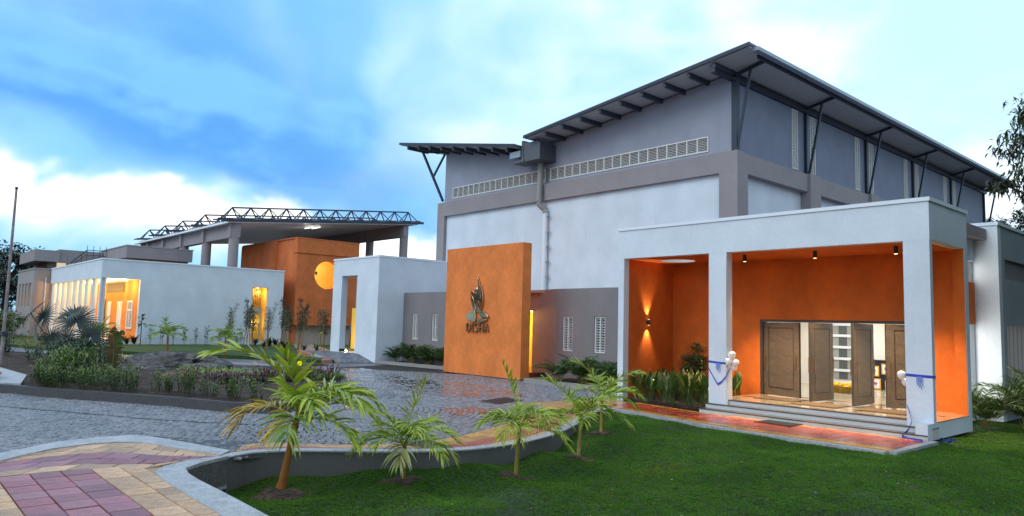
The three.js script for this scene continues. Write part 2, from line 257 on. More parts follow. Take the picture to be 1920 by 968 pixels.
{
  const h = thing('sports_hall', 'tall grey and white hall with a butterfly roof rising behind the orange sign wall', 'building', [-25, 0, -41]);
  const z = -25, xL = -34.9, xR = -14.9, zB = -58.4;
  // white lower walls, grey frame of columns and beam proud of them
  put('white_wall', [box(xL + 0.4, xR - 0.35, 0, 9.0, z - 0.45, z - 0.2)], M.white, h);
  put('white_wall', [box(xR - 0.6, xR - 0.35, 0, 9.0, zB, z - 0.46)], M.white, h);
  put('frame_beam', [box(xL, xR, 8.52, 9.35, z - 0.5, z)], M.grey, h);
  put('frame_beam', [box(xR - 0.5, xR - 0.003, 8.5, 9.3, zB, z - 0.503)], M.grey, h);
  put('corner_column', [box(xL, xL + 0.7, 0, 8.517, z - 0.5, z)], M.grey, h);
  put('corner_column', [box(xR - 0.82, xR, 0, 8.517, z - 0.8, z - 0.002)], M.grey, h);
  const posts = [-25.25, -31.4, -38.0, -44.5, -51, -57.8];
  for (const p of posts.slice(1)) put('column', [box(xR - 0.5, xR + 0.12, 0, 9.33, p - 0.5, p + 0.5)], M.grey, h);
  // upper walls under the butterfly roof
  const uz = z - 0.25, ux = -15.29, vX = -26.0;
  const under = (x) => x > vX ? 11.42 + 0.1085 * (x - vX) : 11.0 + (vX - x) * 0.178;
  const fr = poly([[xL + 0.35, 9.35], [ux, 9.35], [ux, under(ux)], [vX + 0.001, under(vX + 0.001)], [vX, 11.0], [xL + 0.35, under(xL + 0.35)]]);
  fr.holes.push(rectHole(-33.75, -16.35, 9.53, 10.2));
  put('gable_wall', [plate(fr, 'x', uz, uz - 0.25)], M.gable, h);
  for (const p of [[-33.74, -25.92, 16], [-25.6, -16.36, 18]]) louvre(h, 'louvre_strip', 'x', p[0], p[1], 9.54, 10.19, uz + 0.01, p[2], 8);
  put('wall_pier', [box(-25.91, -25.61, 9.531, 10.199, uz - 0.2, uz)], M.grey, h);
  const sd = poly([[zB, 9.31], [uz - 0.26, 9.31], [uz - 0.26, under(ux) - 0.03], [zB, under(ux) - 0.03]]);
  const gaps = [];
  for (const p of posts.slice(1, 5)) for (const s of [0.93, -0.77]) gaps.push([p + s - 0.27, p + s + 0.27]);
  for (const [a, b] of gaps) sd.holes.push(rectHole(a, b, 9.5, 12.25));
  put('side_wall', [plate(sd, 'z', ux, ux - 0.25)], M.greyUp, h);
  for (const [a, b] of gaps) louvre(h, 'tall_louvre', 'z', a + 0.01, b - 0.01, 9.51, 12.24, ux + 0.01, 2, 18);
  put('rear_wall', [box(xL, xR - 0.6, 0, 11.2, zB - 0.3, zB - 0.01)], M.grey, h);
  put('left_wall', [box(xL + 0.35, xL + 0.6, 9.36, under(xL + 0.6) - 0.02, zB, uz - 0.26)], M.grey, h);
  put('left_wall', [box(xL + 0.2, xL + 0.45, 0, 9.35, zB, z - 0.51)], M.white, h);
  // roof planes: a sheet with a soffit, purlins across the gable overhang
  const zF = -23.72, zR = -59.6, eR = -13.6, eL = -37.35, t = 0.1;
  const roofPlane = (name, xa, xb) => {
    const A = (x, dy) => under(x) + dy, g = plate(poly([[xa, A(xa, 0.12)], [xb, A(xb, 0.12)], [xb, A(xb, 0.12 + t)], [xa, A(xa, 0.12 + t)]]), 'x', zF, zR);
    const r = put(name, [g], M.roofTop, h);
    put('soffit', [plate(poly([[xa + 0.05, A(xa + 0.05, 0.07)], [xb - 0.05, A(xb - 0.05, 0.07)], [xb - 0.05, A(xb - 0.05, 0.117)], [xa + 0.05, A(xa + 0.05, 0.117)]]), 'x', zF - 0.04, zR)], M.soffit, r);
    put('fascia', [plate(poly([[xa, A(xa, 0.09)], [xb, A(xb, 0.09)], [xb, A(xb, 0.235)], [xa, A(xa, 0.235)]]), 'x', zF + 0.05, zF + 0.001)], M.steel, r);
    return r;
  };
  roofPlane('roof', vX + 0.001, eR); roofPlane('roof', eL, vX - 0.6);
  for (let k = 0; k < 9; k++) { const x = mix(-24.6, -15.2, k / 8); put('purlin', [box(x - 0.06, x + 0.06, under(x) - 0.13, under(x) + 0.06, uz - 0.1, zF - 0.1)], M.steelMid, h); }
  for (let k = 0; k < 9; k++) { const x = mix(-36.6, -27.4, k / 8); put('purlin', [box(x - 0.06, x + 0.06, under(x) - 0.16, under(x) + 0.06, uz - 0.1, zF - 0.1)], M.steelMid, h); }
  put('edge_beam', [box(ux - 0.08, ux + 0.12, under(ux) - 0.3, under(ux) - 0.02, zB, zF - 0.12)], M.steel, h);
  put('edge_beam', [box(eR - 0.22, eR - 0.1, under(eR) - 0.12, under(eR) + 0.05, zR + 0.3, zF - 0.9)], M.steel, h);
  put('eaves_gutter', [box(eR - 0.06, eR + 0.2, under(eR) - 0.05, under(eR) + 0.09, zR + 0.1, zF - 0.25)], M.gutter, h);
  // posts and slanting struts under the right eave
  for (const [i, p] of posts.entries()) {
    put('post', [box(ux + 0.02, ux + 0.14 + (i ? 0 : 0.12), 9.35, under(ux) - 0.301, p - 0.06 - (i ? 0 : 0.1), p + 0.06)], M.steel, h);
    put('strut', [bar(V(ux + 0.2, 9.4, p - 0.02), V(-14.45, under(-14.45) - 0.12, p), 0.09)], M.steel, h);
    put('bracket', [bar(V(ux + 0.13, under(ux) - 0.1, p - 0.01), V(eR - 0.23, under(eR) - 0.02, p), 0.1, 0.12)], M.steel, h);
  }
  // the forked strut under the left eave
  put('strut', [bar(V(-34.65, 9.5, uz + 0.06), V(-37.0, under(-37) - 0.03, uz + 0.06), 0.12), bar(V(-35.75, 11.1, uz + 0.06), V(-34.6, 12.35, uz + 0.06), 0.1)], M.steel, h);
  put('edge_beam', [box(eL + 0.3, -34.55, 0, 0.16, uz, uz + 0.14).rotateZ(0).applyMatrix4(new THREE.Matrix4().set(1, 0, 0, 0, -0.178, 1, 0, 11 + vX * 0.178 - 0.14, 0, 0, 1, 0, 0, 0, 0, 1))], M.steel, h);
  // valley gutter box with its spout
  put('valley_gutter', [box(-26.55, -25.2, 10.45, 10.62, -25.2, -24.1), box(-26.55, -26.4, 10.62, 11.55, -25.2, -24.1), box(-25.35, -25.2, 10.62, 11.3, -25.2, -24.1), box(-26.397, -25.353, 10.62, 11.4, -24.25, -24.12)], M.gutterDark, h);
  put('gutter_spout', [box(-27.35, -26.56, 10.72, 11.05, -24.6, -24.02)], M.gutter, h);
  put('gutter_spout_base', [box(-27.15, -26.3, 10.44, 10.56, -24.9, -24.05)], M.gutterDark, h);
  // rainwater pipe with brackets
  const dp = put('downpipe', [pipe([V(-25.9, 10.46, -24.85), V(-25.9, 9.6, -24.85), V(-25.9, 8.45, -24.8)], 0.15, 14, 10), pipe([V(-25.9, 8.46, -24.8), V(-25.88, 8.28, -24.84), V(-25.7, 8.05, -25.02), V(-25.66, 7.86, -25.03)], 0.145, 14, 16)], M.ductGrey, h);
  put('pipe_lower', [pipe([V(-25.66, 8.0, -25.03), V(-25.66, 6, -25.03), V(-25.66, 3.6, -25.03)], 0.13, 14, 8)], M.pipeWhite, dp);
  for (const y of [9.3, 8.75, 7.7, 6.9, 6.15, 5.4, 4.65]) put('pipe_clip', [box(-25.75, -25.35, y - 0.03, y + 0.03, -25.08, -24.99)], M.ductGrey, dp);
}
// ---------------------------------------------------------------- low grey annex in front of the hall
{
  const a = thing('grey_annex', 'low grey wall block with narrow louvred windows below the tall white hall wall', 'building', [-24, 0, -22]);
  const z = -21.87, H = 3.82;
  const right = poly([[-21.6, 0], [-14.66, 0], [-14.66, H], [-21.6, H]]), W1 = [-21.24, -20.66], W2 = [-19.47, -18.88];
  for (const [p, q] of [W1, W2]) right.holes.push(rectHole(p, q, 1.2, 2.66));
  put('wall', [plate(right, 'x', z, z - 0.3)], M.greyLow, a);
  const left = poly([[-33.38, 0], [-26.2, 0], [-26.2, H], [-33.38, H]]);
  for (const [p, q] of [[-32.5, -31.9], [-30.7, -30.1]]) left.holes.push(rectHole(p, q, 1.3, 2.68));
  put('wall', [plate(left, 'x', z, z - 0.3)], M.greyLow, a);
  for (const [p, q, y0, y1] of [[...W1, 1.2, 2.66], [...W2, 1.2, 2.66], [-32.5, -31.9, 1.3, 2.68], [-30.7, -30.1, 1.3, 2.68]]) louvre(a, 'louvre_window', 'x', p + 0.012, q - 0.012, y0 + 0.012, y1 - 0.012, z - 0.06, 2, 13, 1, 0.12);
  // the lobby behind the sign wall: deep lintel, slanting side wall, lit yellow back
  put('side_wall', [slab([[-21.603, z], [-21.603, z - 0.3], [-23.7, -22.75], [-23.7, -22.46]], 0, H - 0.002)], M.greyLow, a);
  put('lintel', [box(-26.198, -23.24, 2.9, H - 0.004, -22.62, -22.34)], M.greyLow, a);
  put('lobby_back', [box(-26.3, -23.4, 0.2, 2.897, -24.8, -24.6)], M.yellow, a);
  put('lobby_side', [box(-26.3, -26.21, 0, 2.897, -24.6, z - 0.3)], M.yellow, a); put('lobby_side', [box(-23.65, -23.4, 0.2, 2.897, -24.599, -22.76)], M.yellow, a);
  put('lobby_ceiling', [box(-26.2, -23.3, 2.9, 3.0, -24.8, -22.621)], M.white, a);
  put('roof', [box(-33.37, -14.67, H - 0.14, H - 0.01, -25.1, z - 0.302)], M.grey, a);
  put('lobby_floor', [box(-26.2, -23.66, 0, 0.199, -24.6, -22.3)], M.granite, a);
  [[-22.5, -22.29, -21.65], [-21.9, -21.649, -21.25], [-21.3, -21.249, -20.85]].forEach(([x, zb, zf], k) => put('step', [box(-24.6 - k * 0.01, x, 0, 0.2 - 0.066 * k, zb, zf)], M.granite, a));
  point(a, -24.5, 2.5, -23.6, WARM2, 6, 4); point(a, -25.5, 2.62, -22.76, WARM, 24, 3);
  put('ceiling_lamp', [cyl(-24.5, 2.83, 2.88, -23.3, 0.1)], M.lampWarm, a);
  // planted beds against the wall
  const kr = thing('planter_kerb', 'grey kerb of the palm bed right of the orange sign wall', 'kerb', [-17.9, 0, -20.3]);
  put('kerb_stone', [box(-20.9, -14.7, 0, 0.17, -19.55, -19.4)], M.stoneGrey, kr); put('kerb_stone', [box(-20.9, -20.75, 0, 0.17, -20.9, -19.553)], M.stoneGrey, kr);
  put('bed_soil', [box(-20.748, -14.7, 0, 0.11, z + 0.003, -19.553)], M.soil, kr);
  const kl = thing('planter_kerb', 'grey kerb of the fern bed between white gateway and orange sign wall', 'kerb', [-30.3, 0, -21]);
  put('kerb_stone', [slab([[-33.38, -20.2], [-33.38, -20.35], [-27.6, -20.95], [-27.6, -20.8]], 0, 0.17)], M.stoneGrey, kl);
  put('bed_soil', [slab([[-33.38, -20.353], [-33.38, z + 0.003], [-27.6, z + 0.003], [-27.6, -20.953]], 0, 0.1)], M.soil, kl);
}
// ---------------------------------------------------------------- the orange sign wall
{
  const s = thing('sign_wall', 'tall free-standing orange wall carrying the metal emblem and the word DISHA', 'sign', [-24.2, 0, -20.05]);
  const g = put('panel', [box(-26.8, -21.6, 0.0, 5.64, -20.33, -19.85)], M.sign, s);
  put('base_joint', [box(-26.81, -21.59, 0, 0.035, -20.335, -19.84)], M.dark, s);
  const F = -19.85, px = (x, y) => [-24.45 + (x - 339) * 0.00606, 4.287 - (y - 122) * 0.00406];
  const part = (name, pts, m, d, rounded = true) => {
    const q = pts.map(([x, y]) => px(x, y)); let sh;
    if (rounded) { const c = new THREE.CatmullRomCurve3(q.map(([x, y]) => V(x, y, 0)), true, 'centripetal').getPoints(q.length * 6).map((p) => [p.x, p.y]); sh = poly(c); } else sh = poly(q);
    const e = new THREE.ExtrudeGeometry(sh, { depth: d, bevelEnabled: true, bevelSize: 0.012, bevelThickness: 0.03, bevelSegments: 3, curveSegments: 10 }); e.translate(0, 0, F + 0.02);
    return put(name, [e], m, s);
  };
  part('emblem_flame', [[338, 120], [352, 145], [366, 190], [376, 240], [381, 300], [381, 372], [352, 374], [330, 392], [318, 372], [310, 335], [298, 300], [286, 272], [272, 250], [292, 266], [314, 292], [336, 302], [354, 286], [360, 240], [354, 190]], M.gold, 0.05);
  part('emblem_flame', [[381, 216], [396, 262], [408, 320], [409, 390], [400, 450], [384, 496], [388, 440], [394, 380], [396, 310]], M.gold, 0.05);
  part('emblem_flame', [[272, 284], [284, 322], [303, 356], [318, 396], [330, 440], [333, 492], [314, 494], [298, 450], [283, 396], [274, 336]], M.gold, 0.05);
  part('emblem_stem', [[348, 392], [364, 384], [366, 420], [364, 460], [374, 500], [350, 504], [342, 470], [346, 430]], M.gold, 0.04);
  part('emblem_lens', [[223, 546], [250, 512], [286, 494], [324, 492], [334, 530], [333, 602], [290, 598], [250, 576]], M.gold, 0.06);
  part('emblem_lens', [[384, 494], [430, 500], [460, 522], [478, 552], [430, 552], [392, 552], [384, 522]], M.gold, 0.06);
  part('emblem_lens', [[384, 566], [420, 572], [458, 580], [420, 602], [376, 614], [360, 590], [362, 566]], M.gold, 0.06);
  for (const [x, y, r] of [[332, 258, 0.115], [290, 352, 0.075], [310, 430, 0.07]]) { const q = new THREE.SphereGeometry(r, 20, 12); q.scale(1, 0.95, 0.35); const [a, b] = px(x, y); q.translate(a, b, F + 0.07); put('emblem_head', [q], M.gold, s); }
  const font = await new FontLoader().loadAsync('fonts/droid/droid_sans_regular.typeface.json');
  let x = -25.13; const widths = [0.37, 0.19, 0.31, 0.38, 0.36];
  [...'DISHA'].forEach((ch, i) => {
    const t = new TextGeometry(ch, { font, size: 0.4, depth: 0.05, curveSegments: 8, bevelEnabled: true, bevelSize: 0.006, bevelThickness: 0.01, bevelSegments: 2 });
    t.computeBoundingBox(); t.translate(-t.boundingBox.min.x, 0, 0); t.scale((widths[i] - 0.07) / (t.boundingBox.max.x - t.boundingBox.min.x), 0.95, 1); t.translate(x, 1.89, F + 0.03); x += widths[i];
    put('letter', [t], M.bronze, s);
  });
}
// ---------------------------------------------------------------- white gateway block with its ramp
{
  const w = thing('white_gateway', 'plain white block with a tall open doorway left of the orange sign wall', 'building', [-36, 0, -24]);
  const H = 5.68, f = poly([[-38.42, 0], [-33.39, 0], [-33.39, H], [-38.42, H]]); f.holes.push(rectHole(-37.38, -35.64, 0.45, 4.76));
  put('front_wall', [plate(f, 'x', -20.23, -20.6)], M.white, w);
  put('side_wall', [box(-33.9, -33.39, 0, H, -28, -20.602)], M.white, w);
  put('side_beam', [box(-38.42, -38.0, 4.8, H, -28, -20.602)], M.white, w); put('rear_pier', [box(-38.42, -38.0, 0, 4.798, -28, -27.7)], M.white, w);
  put('roof', [box(-38.0, -33.9, H - 0.7, H - 0.3, -28, -20.602)], M.white, w);
  put('coping', [box(-38.45, -33.36, H, H + 0.1, -20.78, -20.2), box(-33.93, -33.36, H, H + 0.1, -28, -20.782), box(-38.45, -37.97, H, H + 0.1, -28, -20.782)], M.whiteTrim, w);
  put('floor', [box(-38.0, -33.9, 0.0, 0.44, -27.9, -20.602)], M.marble, w); put('threshold', [box(-37.38, -35.64, 0.2, 0.445, -20.6, -20.1)], M.marble, w);
  put('skirting', [box(-37.379, -37.36, 0.446, 0.6, -20.6, -20.24)], M.granite, w);
  const r = thing('entrance_ramp', 'cobbled ramp with terracotta edging climbing to the white gateway', 'ramp', [-36, 0, -19.3]);
  const rg = new THREE.BufferGeometry();
  rg.setAttribute('position', new THREE.Float32BufferAttribute([-38.9, 0.43, -20.225, -38.9, 0.43, -18.7, -35.2, 0.43, -20.225, -35.2, 0.43, -20.225, -38.9, 0.43, -18.7, -34.3, 0.02, -18.75, -35.2, 0.43, -20.225, -34.3, 0.02, -18.75, -33.45, 0.02, -20.225], 3)); rg.computeVertexNormals();
  put('ramp_surface', [rg], M.settFar, r);
  const eg = plate(poly([[-38.9, 0], [-34.3, 0], [-34.3, 0.03], [-38.9, 0.46]]), 'x', -18.7, -18.45); put('terracotta_edging', [eg], wall(C(0.36, 0.16, 0.1)), r);
  put('pale_edging', [plate(poly([[-37.2, 0.2], [-36.2, 0.15], [-36.2, 0.222], [-37.2, 0.315]]), 'x', -18.69, -18.447)], M.kerbWhite, r);
}
// ---------------------------------------------------------------- entrance portico with its doors and the lit hall behind them
{
  const p = thing('entrance_portico', 'white entrance portico with orange inner walls, wide steps and four brown doors', 'building', [-10.2, 0, -18.9]);
  const zF = -17.6, zB = -20.2, xL = -14.65, xR = -5.71, H = 5.3, LB = 4.42, FL = 0.38, K = [-11.39, -10.84], R = [-6.27, -5.713];
  // front: lintel wall, left fin, two pillars
  put('lintel', [box(xL, xR, LB, H, zF - 0.25, zF)], M.white, p);
  put('coping', [box(xL - 0.03, xR + 0.03, H, H + 0.09, zF - 0.3, zF + 0.03), box(xR - 0.3, xR + 0.03, H, H + 0.09, zB - 0.03, zF - 0.302), box(xL - 0.03, xL + 0.27, H, H + 0.09, -21.9, zF - 0.302)], M.whiteTrim, p);
  put('left_fin', [box(xL, -14.45, 0.0, LB - 0.002, zF - 0.25, zF)], M.white, p);
  put('pillar', [box(K[0], K[1], 0.252, LB - 0.002, zF - 0.3, zF)], M.white, p);
  put('pillar', [box(R[0], R[1] - 0.004, 0.252, LB - 0.002, zF - 0.17, zF)], M.white, p);
  put('rear_pillar', [box(xR - 0.25, xR, FL - 0.02, LB - 0.002, zB, -19.95)], M.white, p);
  put('side_lintel', [box(xR - 0.25, xR - 0.001, LB + 0.001, H - 0.002, zB, zF - 0.252)], M.white, p);
  put('side_plinth', [box(xR - 0.25, xR, 0, FL - 0.022, zB, -17.2)], M.white, p);
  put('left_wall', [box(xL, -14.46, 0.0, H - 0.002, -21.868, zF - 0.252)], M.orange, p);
  put('left_wall_outside', [box(xL - 0.02, xL - 0.001, 0, H - 0.003, -21.866, zF - 0.002)], M.white, p);
  // back wall with the door opening
  const dx0 = -11.28, dx1 = -6.68, dTop = 2.62;
  const bw = poly([[-14.458, 0], [xR - 0.252, 0], [xR - 0.252, H - 0.003], [-14.458, H - 0.003]]); bw.holes.push(rectHole(dx0, dx1, FL, dTop));
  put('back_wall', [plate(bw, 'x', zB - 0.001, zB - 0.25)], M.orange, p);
  put('rear_corner', [box(xR - 0.25, xR - 0.12, 0, H - 0.004, zB - 0.25, zB - 0.001)], M.white, p); put('pillar_lining', [box(xR - 0.26, xR - 0.012, FL, LB - 0.003, -19.949, -19.935), box(xR - 0.262, xR - 0.251, FL, LB - 0.003, zB, -19.95)], M.orange, p);
  // ceiling with the round skylight over the bed
  const ce = [[-14.458, zB + 0.002], [xR - 0.252, zB + 0.002], [xR - 0.252, zF - 0.252], [-14.458, zF - 0.252]];
  const cx = -13.5, cz = -19.1, cr = 0.55;
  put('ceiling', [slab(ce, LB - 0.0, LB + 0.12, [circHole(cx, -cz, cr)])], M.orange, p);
  put('roof', [slab([[xL + 0.01, zB], [xR - 0.252, zB], [xR - 0.252, zF - 0.252], [xL + 0.01, zF - 0.252]], H - 0.35, H - 0.2, [circHole(cx, -cz, cr)])], M.white, p);
  const ring = new THREE.CylinderGeometry(cr - 0.004, cr - 0.004, 0.62, 48, 1, true); ring.translate(cx, LB + 0.305, cz); put('skylight_collar', [ring], std({ color: C(0.8, 0.8, 0.8), roughness: 0.6, side: THREE.DoubleSide }), p);
  // floor and steps: pale risers, dark stone treads
  put('floor', [box(-10.84, xR - 0.251, 0, FL, zB - 0.252, zF - 0.3), box(-11.39, -10.842, 0, FL, zB + 0.002, zF - 0.302)], M.marble, p);
  put('side_floor', [box(xR - 0.2505, xR + 0.012, FL - 0.021, FL + 0.001, -19.93, zF - 0.171)], M.marble, p);
  const mkStep = (x0, x1, y0, y1, zf, zb) => { const st = put('step', [box(x0, x1, y0, y1 - 0.025, zb, zf)], M.step, p); put('tread', [box(x0 - 0.012, x1 + 0.0, y1 - 0.024, y1, zb, zf + 0.018)], M.nosing, st); };
  mkStep(-11.42, xR - 0.002, 0, 0.128, -17.19, -17.48);
  mkStep(-11.41, xR + 0.001, 0, 0.253, -17.482, -17.898);
  mkStep(-10.838, R[0] - 0.002, 0.254, FL + 0.001, -17.72, -17.897);
  put('floor_joint', [box(-9.42, -9.38, FL, FL + 0.002, -20.2, -17.9), box(-7.6, -7.56, FL, FL + 0.002, -20.2, -17.9), box(-11.2, -5.97, FL + 0.001, FL + 0.0035, -19.2, -19.02)], M.granite, p);
  // door frame and four leaves, each with its raised moulding and two pull handles
  put('door_frame', [box(dx0, dx0 + 0.09, FL, dTop - 0.071, zB - 0.25, zB + 0.02), box(dx1 - 0.09, dx1, FL, dTop - 0.071, zB - 0.25, zB + 0.02), box(dx0, dx1, dTop - 0.07, dTop, zB - 0.25, zB + 0.02)], M.doorDark, p);
  const leaf = (x0, z0, x1, z1, label) => {
    const W = Math.hypot(x1 - x0, z1 - z0), a = Math.atan2(-(z1 - z0), x1 - x0), y0 = FL + 0.025, y1 = dTop - 0.085, hgt = y1 - y0;
    const o = merged([new THREE.BoxGeometry(W, hgt, 0.05).translate(W / 2, hgt / 2, 0)]), d = mesh('door', o, M.doorDark, p); d.position.set(x0, y0, z0).sub(origin(p)); d.rotation.y = a;
    if (label) d.userData.label = label;
    const q = (a0, a1, b0, b1, s, t) => new THREE.BoxGeometry(a1 - a0, b1 - b0, t).translate((a0 + a1) / 2, (b0 + b1) / 2, s * (0.025 + t / 2));
    for (const s of [1, -1]) {
      mesh('door_skin', merged([q(0.004, W - 0.004, 0.004, 0.2, s, 0.012), q(0.004, W - 0.004, hgt - 0.15, hgt - 0.004, s, 0.012), q(0.004, 0.2, 0.2, hgt - 0.15, s, 0.012), q(W - 0.2, W - 0.004, 0.2, hgt - 0.15, s, 0.012)]), M.door, d);
      mesh('door_panel', merged([q(0.235, W - 0.235, 0.235, hgt - 0.185, s, 0.008)]), M.door, d);
      for (const u of [0.1, W - 0.1]) mesh('handle', merged([new THREE.CylinderGeometry(0.014, 0.014, 0.42, 10).translate(u, 0.98, s * 0.085), new THREE.CylinderGeometry(0.01, 0.01, 0.06, 8).rotateX(Math.PI / 2).translate(u, 1.13, s * 0.06), new THREE.CylinderGeometry(0.01, 0.01, 0.06, 8).rotateX(Math.PI / 2).translate(u, 0.83, s * 0.06)]), M.bronze, d);
    }
  };
  leaf(-11.18, -20.27, -9.83, -19.78, 'brown door leaf standing slightly ajar'); leaf(-9.23, -19.13, -9.2, -20.4, 'brown door leaf turned fully open'); leaf(-8.06, -19.05, -8.1, -20.4, 'brown door leaf turned fully open'); leaf(-7.47, -19.63, -6.78, -20.22);
  // ceiling spots that graze the wall above the doors
  for (const [x, z] of [[-10.8, -18.5], [-8.78, -18.55], [-6.75, -18.5]]) {
    const s = put('downlight', [cyl(x, 4.23, LB, z, 0.05)], M.black, p); put('lens', [cyl(x, 4.224, 4.229, z, 0.038)], M.lampWarm, s);
    spot(p, [x, 4.21, z], [x, 0, z - 0.25], WARM2, 84, 0.74, 0.45, 2);
  }
  // lamp that throws light up and down the left wall
  const sc = put('wall_lamp', [cyl(-14.38, 2.36, 2.54, -18.79, 0.045), box(-14.458, -14.42, 2.42, 2.48, -18.82, -18.76)], M.black, p);
  put('lens', [cyl(-14.38, 2.541, 2.545, -18.79, 0.035), cyl(-14.38, 2.355, 2.359, -18.79, 0.035)], M.lampWarm, sc);
  spot(p, [-14.37, 2.55, -18.79], [-14.43, 3.6, -18.79], WARM2, 10, 0.56, 0.6, 1); spot(p, [-14.37, 2.35, -18.79], [-14.43, 1.3, -18.79], WARM2, 10, 0.6, 0.6, 1);
  // the bed at the foot of the left bay
  put('bed_soil', [box(-14.448, -11.43, 0, 0.1, zB, zF - 0.05)], M.soil, p);
  put('bed_lamp', [cyl(-13.55, 0.1, 0.62, -18.0, 0.02), cyl(-13.55, 0.62, 0.7, -18.0, 0.05)], M.black, p); put('bed_lamp_lens', [cyl(-13.55, 0.7, 0.708, -18.0, 0.04)], M.lampWhite, p);

  // the room behind the doors
  const r = thing('lobby_room', 'bright white lobby seen through the open brown doors of the portico', 'room', [-9.5, 0, -23.3]);
  const a0 = -13.3, a1 = -6.86, b0 = zB - 0.252, b1 = -26.2, RW = std({ color: C(0.82, 0.81, 0.77), roughness: 0.8 });
  put('lobby_floor', [box(a0, a1, 0.2, FL - 0.002, b1, b0 - 0.001)], phy({ color: C(0.66, 0.6, 0.46), roughness: 0.15, map: tSpeck }), r);
  put('lobby_wall', [box(a0 - 0.2, a0, 0, 3.2, b1, b0)], RW, r); put('lobby_wall', [box(a1, a1 + 0.2, 0, 3.2, b1, b0)], RW, r); put('lobby_wall', [box(a0 - 0.2, a1 + 0.2, 0, 3.2, b1 - 0.2, b1 - 0.001)], RW, r);
  put('lobby_ceiling', [box(a0 - 0.2, a1 + 0.2, 3.201, 3.4, b1 - 0.2, b0)], RW, r);
  for (const [x, z] of [[-11.2, -22], [-8.6, -22], [-11.2, -24.4], [-8.6, -24.4]]) {
    put('ceiling_panel', [box(x - 0.6, x + 0.6, 3.17, 3.2, z - 0.6, z + 0.6)], M.panel, r);
    const l = new THREE.RectAreaLight(C(1, 0.97, 0.9), 9, 1.15, 1.15); l.position.set(x, 3.16, z).sub(origin(r)); l.rotation.x = -Math.PI / 2; r.add(l);
  }
  // tall window of frosted glass with white bars
  const win = put('frosted_window', [box(-12.05, -10.7, 0.62, 2.55, b1 + 0.002, b1 + 0.03)], M.glassGrey, r); put('dark_pane', [box(-11.55, -11.25, 0.62, 2.548, b1 + 0.031, b1 + 0.036)], std({ color: C(0.08, 0.1, 0.11), roughness: 0.3 }), win);
  for (const y of [0.94, 1.35, 1.76, 2.17, 2.57]) put('window_bar', [box(-12.1, -10.65, y - 0.045, y + 0.045, b1 + 0.037, b1 + 0.09)], M.whiteTrim, win);
  put('dark_opening', [box(a0 + 0.001, a0 + 0.03, FL, 2.4, -24.2, -23.1)], std({ color: C(0.1, 0.1, 0.1), roughness: 0.7 }), r);
  // board with framed drawings
  const bd = thing('display_board', 'dark blue display board with yellow-framed drawings inside the lobby', 'board', [-9.85, FL, -26]);
  put('board', [box(-10.4, -9.0, 0.4, 1.38, -26.0, -25.95)], std({ color: C(0.008, 0.012, 0.035), roughness: 0.8 }), bd);
  put('board_leg', [box(-10.38, -10.33, FL, 0.4, -26, -25.95), box(-9.07, -9.02, FL, 0.4, -26, -25.95)], M.black, bd);
  [[-10.25, 0.98], [-9.85, 1.06], [-9.4, 1.0], [-10.2, 0.55], [-9.74, 0.5], [-9.3, 0.56]].forEach(([x, y], i) => {
    const f = put('picture_frame', [box(x - 0.16, x + 0.16, y - 0.16, y + 0.2, -25.949, -25.93)], std({ color: C(0.75, 0.42, 0.03), roughness: 0.5 }), bd);
    put('drawing_sheet', [box(x - 0.12, x + 0.12, y - 0.12, y + 0.16, -25.929, -25.925)], std({ color: C(0.85, 0.84, 0.8), roughness: 0.9 }), f);
    const q = [[0.4, 0.05, 0.05], [0.08, 0.1, 0.5], [0.1, 0.4, 0.1], [0.5, 0.1, 0.4]][i % 4];
    const m = new MB(); for (let k = 0; k < 5; k++) { const a = k / 5 * 6.28; m.leaf(V(x, y + 0.03, -25.92), V(Math.cos(a), Math.sin(a), 0), V(0, 0, 1), 0.08, 0.05, q, 0); } m.ribbon([V(x, y + 0.03, -25.921), V(x + 0.01, y - 0.1, -25.921)], [0.012, 0.012], V(1, 0, 0), [0.05, 0.2, 0.05]);
    put('drawn_flower', [m.geometry()], std({ color: C(...q), roughness: 0.9, side: THREE.DoubleSide }), f);
  });
  const yb = thing('flower_carpet', 'low yellow flower tray on the lobby floor between open doors', 'flower tray', [-10.3, FL, -23.7]);
  put('tray', [box(-10.95, -9.75, FL, FL + 0.2, -24.5, -23.1)], std({ color: C(0.82, 0.55, 0.03), roughness: 0.7, map: again(tSoil, 2) }), yb);
  const mb = new MB(); for (let k = 0; k < 240; k++) mb.leaf(V(rr(-10.93, -9.77), FL + 0.2, rr(-24.48, -23.12)), V(rr(-1, 1), rr(0.2, 1), rr(-1, 1)).normalize(), V(0, 1, 0), 0.09, 0.06, rnd() < 0.8 ? [0.85, 0.5, 0.02] : [0.4, 0.2, 0.05]);
  put('petals', [mb.geometry()], std({ color: C(0.85, 0.55, 0.03), side: THREE.DoubleSide }), yb, 'stuff');

  // mats
  for (const [x, z, l] of [[-10.1, -19.25, 'brown doormat in front of the closed left door leaf'], [-8.75, -18.75, 'brown doormat between the two turned door leaves'], [-7.15, -18.85, 'brown doormat beside the right pillar of the portico']]) {
    const m = thing('doormat', l, 'doormat', [x, FL + 0.002, z], 'doormats in front of the brown doors'); put('pile', [box(x - 0.6, x + 0.55, FL + 0.002, FL + 0.018, z - 0.42, z + 0.42)], M.matBrown, m); put('rim', [box(x - 0.62, x + 0.57, FL + 0.002, FL + 0.01, z - 0.44, z + 0.44)], M.black, m);
  }
  const bm = thing('door_mat', 'black rubber mat on the wet red path before the steps', 'doormat', [-8.95, 0.03, -17.0]);
